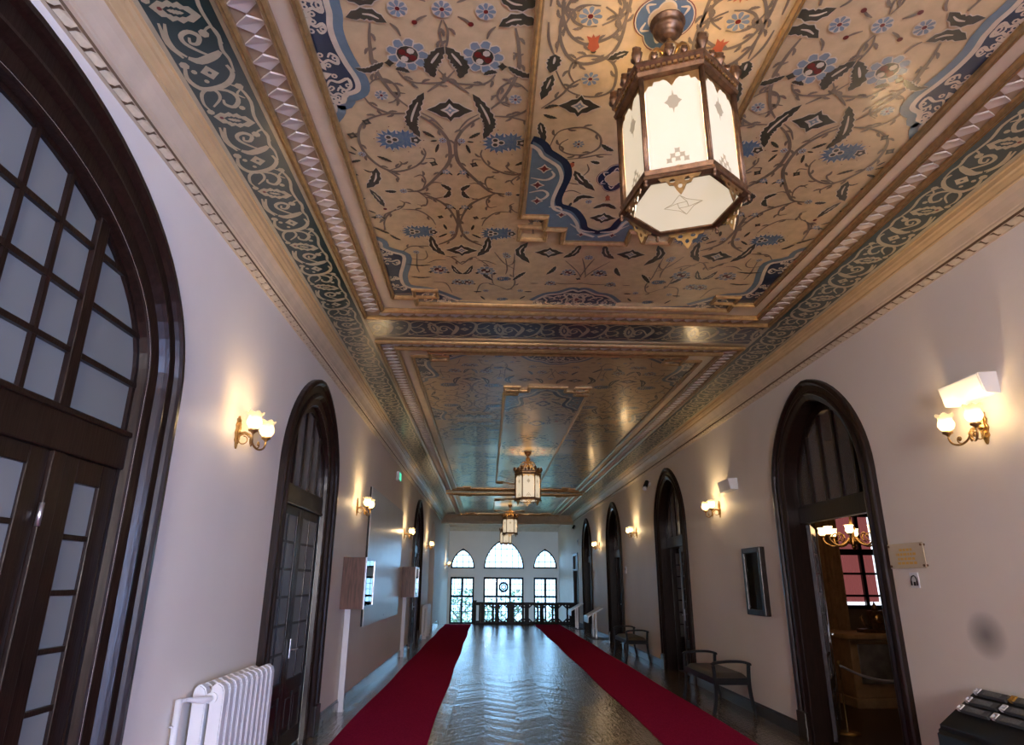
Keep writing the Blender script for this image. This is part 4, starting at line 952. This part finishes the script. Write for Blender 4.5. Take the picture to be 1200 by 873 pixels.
# ------------------------------------------------------------------ radiators
def radiator(name,x0,x1,y0,n,pitch,zb,zt,lab,pipe):
    t=empty(name,((x0+x1)/2,y0,0)); tag(t,lab,'radiator','white column radiators')
    ox,oy=(x0+x1)/2,y0
    m=MB(); xm=(x0+x1)/2; w=pitch-.022
    for k in range(n):
        a=y0+k*pitch-oy
        for (xa,xb,h) in ((x0-ox,xm-.012-ox,-.012),(xm+.012-ox,x1-ox,0)):
            z1=zt+h; P=[(xa,zb),(xb,zb),(xb,z1-.05),(xb-.012,z1-.018),(xb-.04,z1),(xa+.03,z1),(xa+.008,z1-.02),(xa,z1-.05)]
            m.prism(P,lambda u,v,d:(u,d,v),a+.010,a+w-.010,0)
            m.prism([(xa+.006,zb+.006),(xb-.006,zb+.006),(xb-.006,z1-.055),(xb-.02,z1-.022),(xb-.045,z1-.008),(xa+.034,z1-.008),(xa+.014,z1-.026),(xa+.006,z1-.055)],lambda u,v,d:(u,d,v),a,a+w,0)
        for z in (zb+.05,zt-.08): m.box(x0-ox+.03,x1-ox-.03,a+w,a+pitch,z-.025,z+.025)
    m.build('column_sections',M['radwhite'],t)
    for yy in (y0+.02,y0+n*pitch-.06):
        m=MB(); m.box(x0-ox+.02,x1-ox-.02,yy-oy,yy-oy+.04,.0,zb,0,.008); m.build('foot',M['radwhite'],t)
    m=MB()
    for s in (0,1):
        yy=(y0 if s==0 else y0+n*pitch-.022)-oy; m.tube([(x1-ox-.07,yy-.022 if s==0 else yy+.022,zt-.085),(x1-ox-.07,yy,zt-.085)],.034,14)
    m.build('end_plug',M['radwhite'],t)
    if pipe:
        m=MB(); xp=x0-ox-.0; py=4.36-oy
        m.tube([(x1-ox-.07,-.015,zt-.085),(x1-ox-.07,-.05,zt-.085),(x1-ox-.09,-.10,zt-.085),(xp+.03,-.16,zt-.072),(xp+.022,-.20,zt-.07)],[.016,.02,.02,.014,.013],10)
        m.tube([(xp+.022,py,zt-.06),(xp+.022,py,0)],.02,10); m.tube([(xp+.022,-.185,zt-.07),(xp+.022,py,zt-.07)],.013,10)
        m.tube([(xp+.022,py-.03,zt-.20),(xp-.0,py-.03,zt-.20),(xp,py+.03,zt-.20)],.006,6)
        m.build('supply_pipe',M['radwhite'],t)
        m=MB(); m.lathe([(.0,-.012),(.026,-.010),(.030,0),(.026,.010),(.0,.012)],(xp+.022,-.20,zt-.07),14); m.build('valve_wheel',M['radwhite'],t)
    return t
radiator('radiator',-1.862,-1.665,4.60,10,.105,.10,.965,'white column radiator with a supply pipe, in front of the nearer pointed door',True)
radiator('radiator',-1.862,-1.70,19.9,10,.105,.10,.93,'white column radiator before the plain arch farther along the left wall',False)

# ------------------------------------------------------------------ wooden showcases on white posts
def showcase(y0,y1,lab):
    t=empty('wall_showcase',(XL,y0,0)); tag(t,lab,'showcase','wooden wall showcases')
    m=MB(); L=y1-y0; x1=.29; z0,z1=1.24,1.885; th=.025
    m.box(.002,x1,0,th,z0,z1,0,.004); m.box(.002,x1,L-th,L,z0,z1,0,.004); m.box(.002,x1,th,L-th,z0,z0+th,0); m.box(.002,x1,th,L-th,z1-th,z1,0); m.box(.002,.02,th,L-th,z0+th,z1-th,0)
    m.build('case_body',M['woodmid'],t)
    m=MB(); 
    for (a,b_,c,d) in ((0,.035,z0,z1),(L-.035,L,z0,z1),(.035,L-.035,z0,z0+.035),(.035,L-.035,z1-.035,z1)): m.box(x1+.001,x1+.022,a,b_,c,d,0,.004)
    m.build('front_frame',M['steel'],t)
    m=MB(); m.box(x1+.006,x1+.012,.036,L-.036,z0+.036,z1-.036); m.build('glass_front',M['glass'],t)
    m=MB(); m.box(.03,.05,.05,L-.05,z0+.05,z1-.05); m.build('paper_sheet',M['white'],t)
    m=MB(); m.box(.008,.085,L*.45,L*.45+.05,0,z0-.001,0,.006); m.box(.0,.09,L*.45-.005,L*.45+.055,0,.02,0,.004); m.build('post',M['radwhite'],t)
showcase(8.86,9.56,'brown wooden showcase on a white post, nearer the camera, overlapping the glass board')
showcase(15.05,15.75,'brown wooden showcase on a white post past the far end of the glass board')

# ------------------------------------------------------------------ glass board on the left wall
t=empty('mounted_glass_board',(XL,10.42,.93)); tag(t,'large pale glass board hung between the two wooden showcases','board')
m=MB(); m.box(.030,.040,0,3.95,0,2.09,0,.002); m.build('glass_sheet',mat('pale_glass',(.66,.68,.66),.34,coat=.25,noise=(1.5,.04)),t)
m=MB(); m.box(.0405,.0412,.85,3.3,.55,1.55); 
m=MB()
for yy in (.08,1.97,3.87):
    for zz in (.08,2.01): m.tube([(.0,yy,zz),(.048,yy,zz)],.014,10)
m.build('stand_off',M['steel'],t)
m=MB(); m.box(.001,.030,-.004,.010,.0,2.09); m.build('edge_strip',M['blackp'],t)

# ------------------------------------------------------------------ exit sign, wall plates, cameras
t=empty('exit_sign',(XL,13.40,3.635)); tag(t,'small green and white exit light high on the left wall','sign')
m=MB(); m.box(.0,.06,-.16,.16,-.09,.09,0,.006); m.build('sign_box',M['plastic'],t)
m=MB(); m.box(.0602,.062,-.14,.14,-.07,.07); m.build('sign_face',mat('green_sign_face',(.03,.32,.18),.4,emit=((.04,.5,.28),.5)),t)
m=MB(); m.box(.0622,.063,-.10,-.02,-.045,.045); m.box(.0622,.063,.01,.10,-.008,.008); m.prism([(.10,0),(.06,.03),(.06,-.03)],lambda u,v,d:(d,u,v),.0622,.063); m.build('arrow_mark',M['plastic'],t)
for (y,z,w,h,lab,nm) in ((16.72,1.88,.12,.17,'white thermostat plate between the two middle doors on the right wall','wall_plate'),(21.7,1.86,.10,.22,'white wall plate beside the farthest pointed door','wall_plate'),(25.5,3.05,.16,.20,'grey box high above the square doorway','wall_box')):
    t=MB(); t.box(XR-.03,XR,y-w/2,y+w/2,z-h/2,z+h/2,0,.006); t.box(XR-.034,XR-.029,y-w*.28,y+w*.28,z-h*.05,z+h*.3,1); tag(t.build(nm,[M['plastic'],M['greyp']]),lab,'wall plate')
def wall_cam(y,z,lab):
    t=empty('security_camera',(XR,y,z)); tag(t,lab,'camera','security cameras on the right wall')
    m=MB(); m.lathe([(.0,.0),(.05,.0),(.05,.02),(.0,.025)],(0,0,0),16); bmv=[(-v[2],v[1],v[0]) for v in m.v]; m.v=bmv; m.tube([(-.02,0,0),(-.07,0,-.02)],.014,8); m.build('bracket',M['plastic'],t)
    m=MB(); m.tube([(-.05,.05,.05),(-.10,-.02,-.04),(-.13,-.06,-.10)],[.045,.048,.045],14); m.build('camera_body',M['blackp'],t)
    m=MB(); m.tube([(-.125,-.055,-.095),(-.145,-.078,-.13)],[.046,.044],14); m.build('lens_hood',M['plastic'],t)
wall_cam(13.85,3.62,'small black and white camera beside the apex of the second pointed door')
wall_cam(26.1,3.66,'small dark camera high on the right wall by the plaster beam')

# ------------------------------------------------------------------ white wall speakers
def speaker(y0,y1,z0,z1,lab):
    t=empty('wall_speaker',(XR,(y0+y1)/2,(z0+z1)/2)); tag(t,lab,'speaker','white wall speakers')
    w=(y1-y0)/2; h=(z1-z0)/2; m=MB()
    m.prism([(0,-h),(0,h),(-.135,h*.86),(-.105,-h*.95)],lambda u,v,d:(u,d,v),-w,w,0); m.build('speaker_case',M['plastic'],t)
    m=MB(); m.prism([(-.1075,-h*.85),(-.1345,h*.76),(-.138,h*.76),(-.111,-h*.85)],lambda u,v,d:(u,d,v),-w+.012,w-.012,0); m.build('speaker_front',M['plastic'],t)
speaker(4.09,4.50,2.845,3.0,'white wall speaker above the nearest lamp on the right wall')
speaker(8.92,9.36,2.84,3.0,'white wall speaker between the framed case and the second right door')

# ------------------------------------------------------------------ framed case, plaque, headphone sign, soft grey spot
t=empty('display_frame',(XR,8.56,1.62)); tag(t,'dark framed glass case beside the open doorway on the right wall','frame')
m=MB(); w,h,d=.295,.415,-.075
for (a,b_,c,e) in ((-w,-w+.07,-h,h),(w-.07,w,-h,h),(-w+.07,w-.07,-h,-h+.07),(-w+.07,w-.07,h-.07,h)): m.box(d,0,a,b_,c,e,0,.012)
m.build('frame',M['wood'],t)
m=MB(); m.box(-.02,-.002,-w+.06,w-.06,-h+.06,h-.06); m.build('backing_sheet',mat('blue_grey_sheet',(.27,.32,.37),.6,noise=(30,.25)),t)
m=MB(); m.box(-.050,-.046,-w+.06,w-.06,-h+.06,h-.06); m.build('glass_sheet',M['glass'],t)
t=empty('door_plaque',(XR,5.40,1.82)); tag(t,'clear plaque with gold lettering beside the open doorway','plaque')
m=MB(); m.box(-.026,-.020,-.235,.235,-.10,.10,0,.002); m.build('plaque_sheet',mat('clear_acrylic',(.60,.52,.38),.12,coat=.5),t)
m=MB()
for y in (-.215,.215):
    for z in (-.08,.08): m.tube([(0,y,z),(-.034,y,z)],.010,10)
m.build('stand_off',M['bronze'],t)
m=MB(); rnd=random.Random(3)
for zz,hw in ((.048,.09),(.012,.13),(-.024,.11),(-.058,.13)):
    y=-hw
    while y<hw:
        l=rnd.uniform(.02,.05); m.box(-.0272,-.0262,y,min(y+l,hw),zz-.010,zz+.010); y+=l+.012
tag(m.build('gold_lettering',mat('gold_ink',(.62,.36,.06),.4),t),kind='stuff')
t=empty('headphone_sign',(XR,5.375,1.628)); tag(t,'small white headphone sign below the clear plaque','sign')
m=MB(); m.box(-.008,0,-.055,.055,-.06,.06,0,.003); m.build('sign_plate',M['plastic'],t)
m=MB(); m.tube([(-.010,.036*cos(a),-.008+.044*sin(a)) for a in [pi*k/14 for k in range(15)]],.0045,6)
for s in (-1,1): m.box(-.014,-.008,s*.036-.008,s*.036+.008,-.040,-.004,0,.003)
m.box(-.0095,-.008,-.012,.012,-.042,-.012); m.build('headphone_symbol',M['blackp'],t)
ms=bpy.data.materials.new('soft_grey_spot'); ms.use_nodes=True; N=ms.node_tree.nodes; Lk=ms.node_tree.links
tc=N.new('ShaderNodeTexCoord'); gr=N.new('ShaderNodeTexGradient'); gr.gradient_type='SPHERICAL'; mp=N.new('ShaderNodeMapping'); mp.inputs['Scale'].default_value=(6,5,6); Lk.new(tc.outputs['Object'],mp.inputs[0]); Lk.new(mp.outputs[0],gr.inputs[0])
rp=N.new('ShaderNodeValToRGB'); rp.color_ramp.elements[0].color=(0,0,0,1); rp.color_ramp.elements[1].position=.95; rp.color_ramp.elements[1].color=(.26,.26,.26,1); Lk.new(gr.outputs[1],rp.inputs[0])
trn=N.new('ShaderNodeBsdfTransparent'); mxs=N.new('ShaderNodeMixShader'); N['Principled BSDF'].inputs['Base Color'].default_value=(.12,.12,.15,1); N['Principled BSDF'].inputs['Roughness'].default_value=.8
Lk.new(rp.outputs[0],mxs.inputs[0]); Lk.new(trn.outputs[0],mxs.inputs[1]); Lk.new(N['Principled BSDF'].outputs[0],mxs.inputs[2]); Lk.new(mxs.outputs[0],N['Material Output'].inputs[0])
m=MB(); m.prism([(.20*cos(k*pi/12),.17*sin(k*pi/12)) for k in range(24)],lambda u,v,d:(d,u,v),-.001,-.002); o=m.build('wall_spot',ms,loc=(XR,4.70,1.26)); tag(o,'round grey spot on the right wall above the black console','smudge')  # thin disc, grey at the centre and fading to clear

# ------------------------------------------------------------------ console with audio handsets
t=empty('handset_console',(3.28,4.2,0)); tag(t,'black console with a slanted top of handsets against the right wall','console')
bm=bmesh.new(); P=[(3.11,.0),(3.472,.0),(3.472,.925),(3.10,.663)]
va=[bm.verts.new((x,3.35,z)) for x,z in P]; vb=[bm.verts.new((x,4.875,z)) for x,z in P]
bm.faces.new(va[::-1]); bm.faces.new(vb)
for i in range(4): bm.faces.new((va[i],va[(i+1)%4],vb[(i+1)%4],vb[i]))
bmesh.ops.bevel(bm,geom=[e for e in bm.edges if min(v.co.z for v in e.verts)>.3 or abs(e.verts[0].co.z-e.verts[1].co.z)>.3],offset=.035,segments=4,affect='EDGES')
for v in bm.verts: v.co-=Vector((3.28,4.2,0))
m=MB(); m.add(bm,0,True); m.build('console_body',M['blackp'],t)
sl=Vector((.37,0,.262)).normalized(); nn=Vector((-sl.z,0,sl.x))
for (yc) in (4.635,4.32):
    for q,xx in enumerate((3.262,3.330,3.402)):
        tt=empty('audio_handset',(xx,yc,.669+(xx-3.10)*.708)); tag(tt,'%s grey audio handset in the %s row on the black console'%(('lowest','middle','topmost')[q],'farther' if yc>4.5 else 'nearer'),'handset','audio handsets on the console')
        m=MB(); m.obox(nn*.009,sl*.024,(0,.125,0),nn*.012); m.build('handset_body',M['greyp'],tt)
        m=MB(); m.obox(nn*.0215,sl*.018,(0,.075,0),nn*.001); m.build('keypad',mat('keypad_grey',(.13,.14,.14),.6,noise=(120,.4)),tt) if (q==0 and yc>4.5) else m.build('keypad',bpy.data.materials['keypad_grey'],tt)
        m=MB(); c=nn*.016+Vector((0,.135,0))
        m.obox(c+sl*.018,sl*.005,(0,.018,0),nn*.012); m.obox(c-sl*.018,sl*.005,(0,.018,0),nn*.012); m.obox(c+Vector((0,.018,0)),sl*.022,(0,.004,0),nn*.012); m.obox(c-Vector((0,.018,0)),sl*.022,(0,.004,0),nn*.012)
        if not(q==2 and yc<4.5): m.build('clip',M['plastic'],tt)
        else: m.build('clip',mat('amber_plastic',(.40,.20,.03),.5),tt)

# ------------------------------------------------------------------ benches
def bench(x0,x1,y0,y1,lab):
    t=empty('hall_bench',((x0+x1)/2,(y0+y1)/2,0)); tag(t,lab,'bench','black upholstered benches'); ox,oy=(x0+x1)/2,(y0+y1)/2
    a,b_,c,d=x0-ox,x1-ox,y0-oy,y1-oy
    m=MB()
    m.box(a,a+.03,c+.02,d-.02,.345,.425,0,.006); m.box(b_-.03,b_,c+.02,d-.02,.345,.425,0,.006); m.box(a,b_,c+.005,c+.04,.345,.425,0,.006); m.box(a,b_,d-.04,d-.005,.345,.425,0,.006)
    m.build('seat_frame',M['black'],t)
    m=MB(); n=10; rows=[]
    for i in range(n+1):
        u=i/n; row=[]
        for j in range(n*2+1):
            v=j/(2*n); e=min(1,min(u,1-u)*7)*min(1,min(v,1-v)*14); row.append((a+.012+(b_-a-.024)*u,c+.045+(d-c-.09)*v,.425+.052*e**.5))
        rows.append(row)
    m.grid(rows); m.box(a+.012,b_-.012,c+.045,d-.045,.41,.426); m.build('cushion',M['cushion'],t)
    def bar(P,w,th,mm):
        C=crom(P,4); R=[]
        for i,p in enumerate(C):
            dd=(C[min(i+1,len(C)-1)]-C[max(i-1,0)]).normalized(); s=Vector((0,1,0)); n_=dd.cross(s).normalized()
            R.append([p+s*w+n_*th,p+s*w-n_*th,p-s*w-n_*th,p-s*w+n_*th])
        mm.grid(R,0,False,closed=True); mm.face(R[0]); mm.face(R[-1][::-1])
    for yy in (c+.022,d-.022):
        m=MB(); bar([(a-.03,yy,0),(a+.0,yy,.12),(a+.016,yy,.28),(a+.014,yy,.42),(a+.006,yy,.57)],.018,.019,m); m.build('leg',M['black'],t)
        m=MB(); bar([(b_+.03,yy,0),(b_-.0,yy,.14),(b_-.018,yy,.30),(b_-.018,yy,.45),(b_-.008,yy,.585)],.018,.019,m); m.build('leg',M['black'],t)
        m=MB(); bar([(a-.012,yy,.578),(a+.03,yy,.604),(a+.15,yy,.617),((a+b_)/2,yy,.622),(b_-.10,yy,.618),(b_-.0,yy,.595),(b_+.008,yy,.575)],.022,.016,m); m.build('armrest',M['black'],t)
bench(2.945,3.425,8.99,10.34,'black bench with a taupe cushion, nearest on the right, before the framed case')
bench(2.965,3.425,14.55,15.90,'black bench with a taupe cushion farther along, past the second right door')

# ------------------------------------------------------------------ slanted reading stands
def stand(y0,y1,lab):
    t=empty('reading_stand',(3.18,(y0+y1)/2,0)); tag(t,lab,'stand','slanted reading stands'); w=(y1-y0)/2
    m=MB(); m.prism([(-.20,.60),(.24,.84),(.232,.865),(-.20,.635),(-.225,.615),(-.225,.45),(-.20,.45)],lambda u,v,d:(u,d,v),-w,w,0); m.build('slanted_board',M['steel'],t)
    m=MB(); m.prism([(-.18,.6475),(.225,.8625),(.224,.866),(-.181,.651)],lambda u,v,d:(u,d,v),-w+.04,w-.04,0); m.build('text_sheet',M['plastic'],t)
    for yy in (-w+.12,w-.12):
        m=MB(); m.box(.01,.06,yy-.02,yy+.02,.02,.72,0,.004); m.build('leg',M['steel'],t)
    m=MB(); m.box(-.16,.26,-w+.04,w-.04,0,.022,0,.006); m.build('base_plate',M['greyp'],t)
stand(20.0,20.75,'nearer slanted metal reading stand by the third right door'); stand(24.0,24.75,'farther slanted metal reading stand near the balustrade')

# ------------------------------------------------------------------ balustrade
t=empty('balustrade',(1.48,26.66,0)); tag(t,'black openwork balustrade with hexagonal openings at the floor edge','balustrade'); ox=1.48
m=MB(); m.box(-.52-ox,-.40-ox,-.06,.06,0,.84,0,.008); m.box(-.535-ox,-.385-ox,-.075,.075,.84,.87,0,.008); m.build('newel_post',M['black'],t)
m=MB(); m.box(-.41-ox,3.478-ox,-.055,.055,.755,.81,0,.012); m.build('top_rail',M['black'],t)
m=MB(); m.box(-.41-ox,3.478-ox,-.045,.045,.0,.06,0,.006); m.build('bottom_rail',M['black'],t)
for k in range(6):
    xc=.061+.58*k-ox; m=MB(); h=.27
    H=[(xc,.10),(xc+.155,.235),(xc+.155,.58),(xc,.715),(xc-.155,.58),(xc-.155,.235)][::1]
    S1=[(xc+.235,.22),(xc+.265,.22),(xc+.265,.60),(xc+.235,.60)]
    x1=xc+.29; hs=[H,S1]
    for zz in (.14,.68):
        hs.append([(xc+.25+.02*cos(q*pi/3),zz+.022*sin(q*pi/3)) for q in range(6)]); 
        for s in (-1,1): hs.append([(xc+s*.12+.022*cos(q*pi/3),zz-(.02 if zz<.4 else -.02)+.022*sin(q*pi/3)) for q in range(6)])
    m.prism([(xc-.29,.06),(x1,.06),(x1,.755),(xc-.29,.755)],lambda u,v,d:(u,d,v),-.025,.025,0,holes=hs); m.build('openwork_panel',M['black'],t)
m=MB(); m.box(3.251-ox,3.478-ox,-.03,.03,.06,.755); m.build('end_post',M['black'],t)
m=MB(); m.box(-.41-ox,-.231-ox,-.03,.03,.06,.13); m.box(-.41-ox,-.231-ox,-.03,.03,.69,.755); m.box(-.30-ox,-.231-ox,-.03,.03,.13,.69); m.build('start_post',M['black'],t)
# ------------------------------------------------------------------ the room behind the open doorway
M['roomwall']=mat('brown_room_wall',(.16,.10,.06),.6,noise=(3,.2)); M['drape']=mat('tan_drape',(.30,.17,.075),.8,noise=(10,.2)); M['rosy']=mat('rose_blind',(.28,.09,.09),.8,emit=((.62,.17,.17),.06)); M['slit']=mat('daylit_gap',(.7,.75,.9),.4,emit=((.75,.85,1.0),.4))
X0,X1=XR+.202,9.0
mb=MB(); wx=[(6.05,1.22),(7.6,1.22),(7.6,2.75),(6.05,2.75)]
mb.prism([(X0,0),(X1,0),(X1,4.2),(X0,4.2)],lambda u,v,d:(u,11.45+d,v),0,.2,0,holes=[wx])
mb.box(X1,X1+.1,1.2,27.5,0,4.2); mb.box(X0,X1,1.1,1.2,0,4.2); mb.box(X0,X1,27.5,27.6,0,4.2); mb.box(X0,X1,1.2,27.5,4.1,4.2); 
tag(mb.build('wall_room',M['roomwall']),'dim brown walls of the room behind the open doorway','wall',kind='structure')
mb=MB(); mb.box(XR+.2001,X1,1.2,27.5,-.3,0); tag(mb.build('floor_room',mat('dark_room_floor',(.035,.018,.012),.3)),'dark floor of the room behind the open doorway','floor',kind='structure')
fr=MB()
for a in (6.05,6.50,7.02,7.6): fr.box(a-.03,a+.03,11.40,11.46,1.22,2.75)
for z,h in ((1.22,.03),(1.40,.018),(1.76,.018),(2.12,.05),(2.75,.03)): fr.box(6.05,7.6,11.40,11.46,z-h,z+h)
o=tag(fr.build('window_8',M['wood']),'window with rose blinds in the room behind the open doorway','window',kind='structure')
b=MB()
for (a,b_) in ((6.05,6.755),(6.815,7.6)):
    n=int((b_-a)/.025); b.grid([[(a+(b_-a)*k/n,11.50+.008*(k%2),z) for k in range(n+1)] for z in (1.30,2.75)],0,False)
b.build('rose_blind',M['rosy'],o)  # blind glows by itself, standing in for daylight coming through it
b=MB(); b.box(6.76,6.81,11.505,11.51,1.24,2.75); b.box(6.05,7.6,11.62,11.63,1.22,2.75); b.build('daylit_gap',M['slit'],o)
t=MB(); n=24; t.grid([[(5.68+.36*k/n,11.25+.05*sin(k*1.3),z) for k in range(n+1)] for z in (.02,.9,1.7,2.75)],0,True); tag(t.build('window_drape',M['drape']),'tan drape hanging beside the rose window beyond the doorway','drape')
# fireplace block with a grey panel
t=empty('tiled_stove',(5.45,9.75,0)); tag(t,'tan masonry stove with a grey front panel beyond the open doorway','stove')
m=MB(); m.box(-.42,.75,-.3,.45,.12,.86,0,.02); m.box(-.48,.80,-.36,.5,.86,.93,0,.02); m.box(-.45,.78,-.34,.48,0,.12,0,.01); m.build('stove_body',M['drape'],t)
m=MB(); m.box(-.32,.66,-.325,-.30,.30,.80,0,.012); m.build('front_panel',mat('grey_stone_panel',(.14,.12,.105),.45,noise=(6,.4)),t)
t=empty('mantel_clock',(5.62,9.72,.931)); tag(t,'dark ornate clock standing on the tan stove','clock')
m=MB(); m.box(-.26,.26,-.10,.10,0,.05,0,.01); m.box(-.10,.10,-.07,.07,.05,.30,0,.02); m.tube([(.0,0,.30),(0,0,.36),(0,0,.42)],[.05,.03,.004],10)
for s in (-1,1): m.tube([(s*.10,0,.06),(s*.18,0,.10),(s*.22,0,.20),(s*.19,0,.24)],[.03,.035,.025,.01],8)
m.build('clock_case',M['bronze'],t); m=MB(); m.lathe([(0,.0),(.06,.0),(.06,.012),(0,.013)],(0,0,0),20); m.v=[(v[0],-.07-v[2],.19+v[1]) for v in m.v]; m.build('clock_face',M['brass'],t)
# stanchion and rope
t=empty('rope_stanchion',(4.08,7.97,0)); tag(t,'thin brass stanchion with a pale rope inside the open doorway','stanchion')
m=MB(); m.lathe([(.0,.012),(.13,.010),(.135,.0)],(0,0,0),24); m.lathe([(.010,.01),(.010,.70),(.016,.705),(.022,.725),(.016,.745),(.0,.75)],(0,0,0),12); m.build('post',M['brass'],t)
m=MB(); m.tube([tuple(v) for v in crom([(0,0,.70),(.3,.05,.58),(.65,.1,.52),(1.1,.15,.58),(1.5,.2,.69)],6)],.014,8); m.build('rope',mat('pale_rope',(.45,.40,.36),.8),t)
# chandelier
t=empty('chandelier',(4.80,8.55,2.15)); tag(t,'brass chandelier with lit glass cups in the room beyond the open doorway','chandelier')
m=MB(); m.lathe([(.0,-.14),(.02,-.12),(.03,-.09),(.02,-.07),(.07,-.05),(.08,-.02),(.03,.02),(.025,.10),(.05,.14),(.025,.2),(.012,.26),(.010,1.94)],(0,0,0),14); m.build('centre_stem',M['brass'],t)
for k in range(8):
    a=2*pi*k/8+.2; ca,sa=cos(a),sin(a)
    m=MB(); P=[(.04,.02),(.14,-.06),(.25,-.08),(.34,-.03),(.36,.04)]
    m.tube([(r*ca,r*sa,z) for r,z in [tuple(v[:2]) for v in crom([(p[0],p[1],0) for p in P],4)]],.012,6); m.lathe([(.01,.03),(.035,.05),(.03,.06),(0,.06)],(.36*ca,.36*sa,0),10)
    m.tube([((.20+.05*cos(q))*ca,(.20+.05*cos(q))*sa,.03+.05*sin(q)) for q in [.6*j for j in range(9)]],.008,6); m.build('arm',M['brass'],t)
    m=MB(); m.lathe([(.0,.06),(.03,.062),(.05,.09),(.045,.13),(.055,.16)],(.36*ca,.36*sa,0),12); m.build('lit_cup',mat('chandelier_cup',(.8,.6,.4),.4,emit=((1,.62,.28),1.0)) if k==0 else bpy.data.materials['chandelier_cup'],t)

l=bpy.data.lights.new('chandelier_bulb','POINT'); l.energy=1.6; l.color=(1,.66,.34); l.shadow_soft_size=.25
lo=bpy.data.objects.new('chandelier_bulb',l); COL.objects.link(lo); lo.location=(4.80,8.55,2.42)
# ------------------------------------------------------------------ outside the end windows
mb=MB(); mb.box(-40,40,YF+2,YF+70,-4.2,-4.0); tag(mb.build('ground_outside',mat('pale_lawn',(.28,.36,.20),.9,noise=(.5,.3))),'pale lawn outside the end windows','lawn',kind='structure')
M['leaf']=mat('pale_leaves',(.16,.20,.10),.6,noise=(2,.35)); M['bark']=mat('grey_bark',(.20,.17,.14),.8)
def tree(x,y,z,h,r,seed,lab):
    t=empty('garden_tree',(x,y,z)); tag(t,lab,'tree','trees outside the end windows'); rnd=random.Random(seed)
    m=MB(); m.tube([(0,0,0),(.1,0,h*.3),(0,.1,h*.6),(.05,0,h*.85)],[.16,.13,.09,.04],8)
    for k in range(7):
        a=rnd.uniform(0,6.28); zz=h*rnd.uniform(.3,.75); m.tube([(0,0,zz),(r*.4*cos(a),r*.4*sin(a),zz+r*.3),(r*.75*cos(a),r*.75*sin(a),zz+r*.5)],[.06,.04,.015],6)
    m.build('trunk',M['bark'],t)
    m=MB()
    for k in range(1500):
        while True:
            p=Vector((rnd.uniform(-1,1),rnd.uniform(-1,1),rnd.uniform(-1,1)))
            if p.length<1: break
        if rnd.random()>p.length*1.1: continue
        c=Vector((p.x*r,p.y*r,h*.62+p.z*h*.40)); d=Vector((rnd.uniform(-1,1),rnd.uniform(-1,1),rnd.uniform(-.6,.6))).normalized()*rnd.uniform(.10,.22); s=d.cross(Vector((rnd.uniform(-1,1),rnd.uniform(-1,1),1))).normalized()*d.length*.45
        m.face([c-d,c-s*.8-d*.2,c+d,c+s*.8-d*.2])
    m.build('foliage',M['leaf'],t)
tree(-1.6,40.5,-4,5.2,2.0,1,'broad pale tree outside the lower left end window'); tree(1.7,45.5,-4,5.0,2.4,2,'broad pale tree outside the middle glazed door'); tree(5.2,41,-4,4.8,1.9,3,'small pale tree outside the lower right end window')

# ------------------------------------------------------------------ camera, world, exposure
F,PT,YW,RL=753.4855,.3135,.0346,.0072
fwd=Vector((sin(YW)*cos(PT),cos(YW)*cos(PT),sin(PT))); rt=Vector((cos(YW),-sin(YW),0)); up=rt.cross(fwd)
r2=rt*cos(RL)+up*sin(RL); u2=up*cos(RL)-rt*sin(RL)
cam=bpy.data.cameras.new('camera'); co=bpy.data.objects.new('camera',cam); COL.objects.link(co)
cam.sensor_fit='HORIZONTAL'; cam.sensor_width=36; cam.lens=36*F/1200; cam.clip_start=.05; cam.clip_end=300
Mx=Matrix((r2,u2,-fwd)).transposed().to_4x4(); Mx.translation=Vector((0,0,1.6)); co.matrix_world=Mx
SC.camera=co
w=bpy.data.worlds.new('sky'); SC.world=w; w.use_nodes=True
bg=w.node_tree.nodes['Background']; bg.inputs[0].default_value=(.25,.47,.78,1); bg.inputs[1].default_value=SKY
SC.view_settings.view_transform='Standard'; SC.view_settings.look='None'; SC.view_settings.gamma=1; SC.view_settings.use_curve_mapping=False; SC.view_settings.exposure=EXPO
SC.cycles.use_denoising=True; SC.cycles.max_bounces=7; SC.cycles.diffuse_bounces=4; SC.cycles.glossy_bounces=4; SC.cycles.transmission_bounces=6; SC.cycles.transparent_max_bounces=8; SC.cycles.sample_clamp_indirect=6; SC.cycles.caustics_reflective=False; SC.cycles.caustics_refractive=False
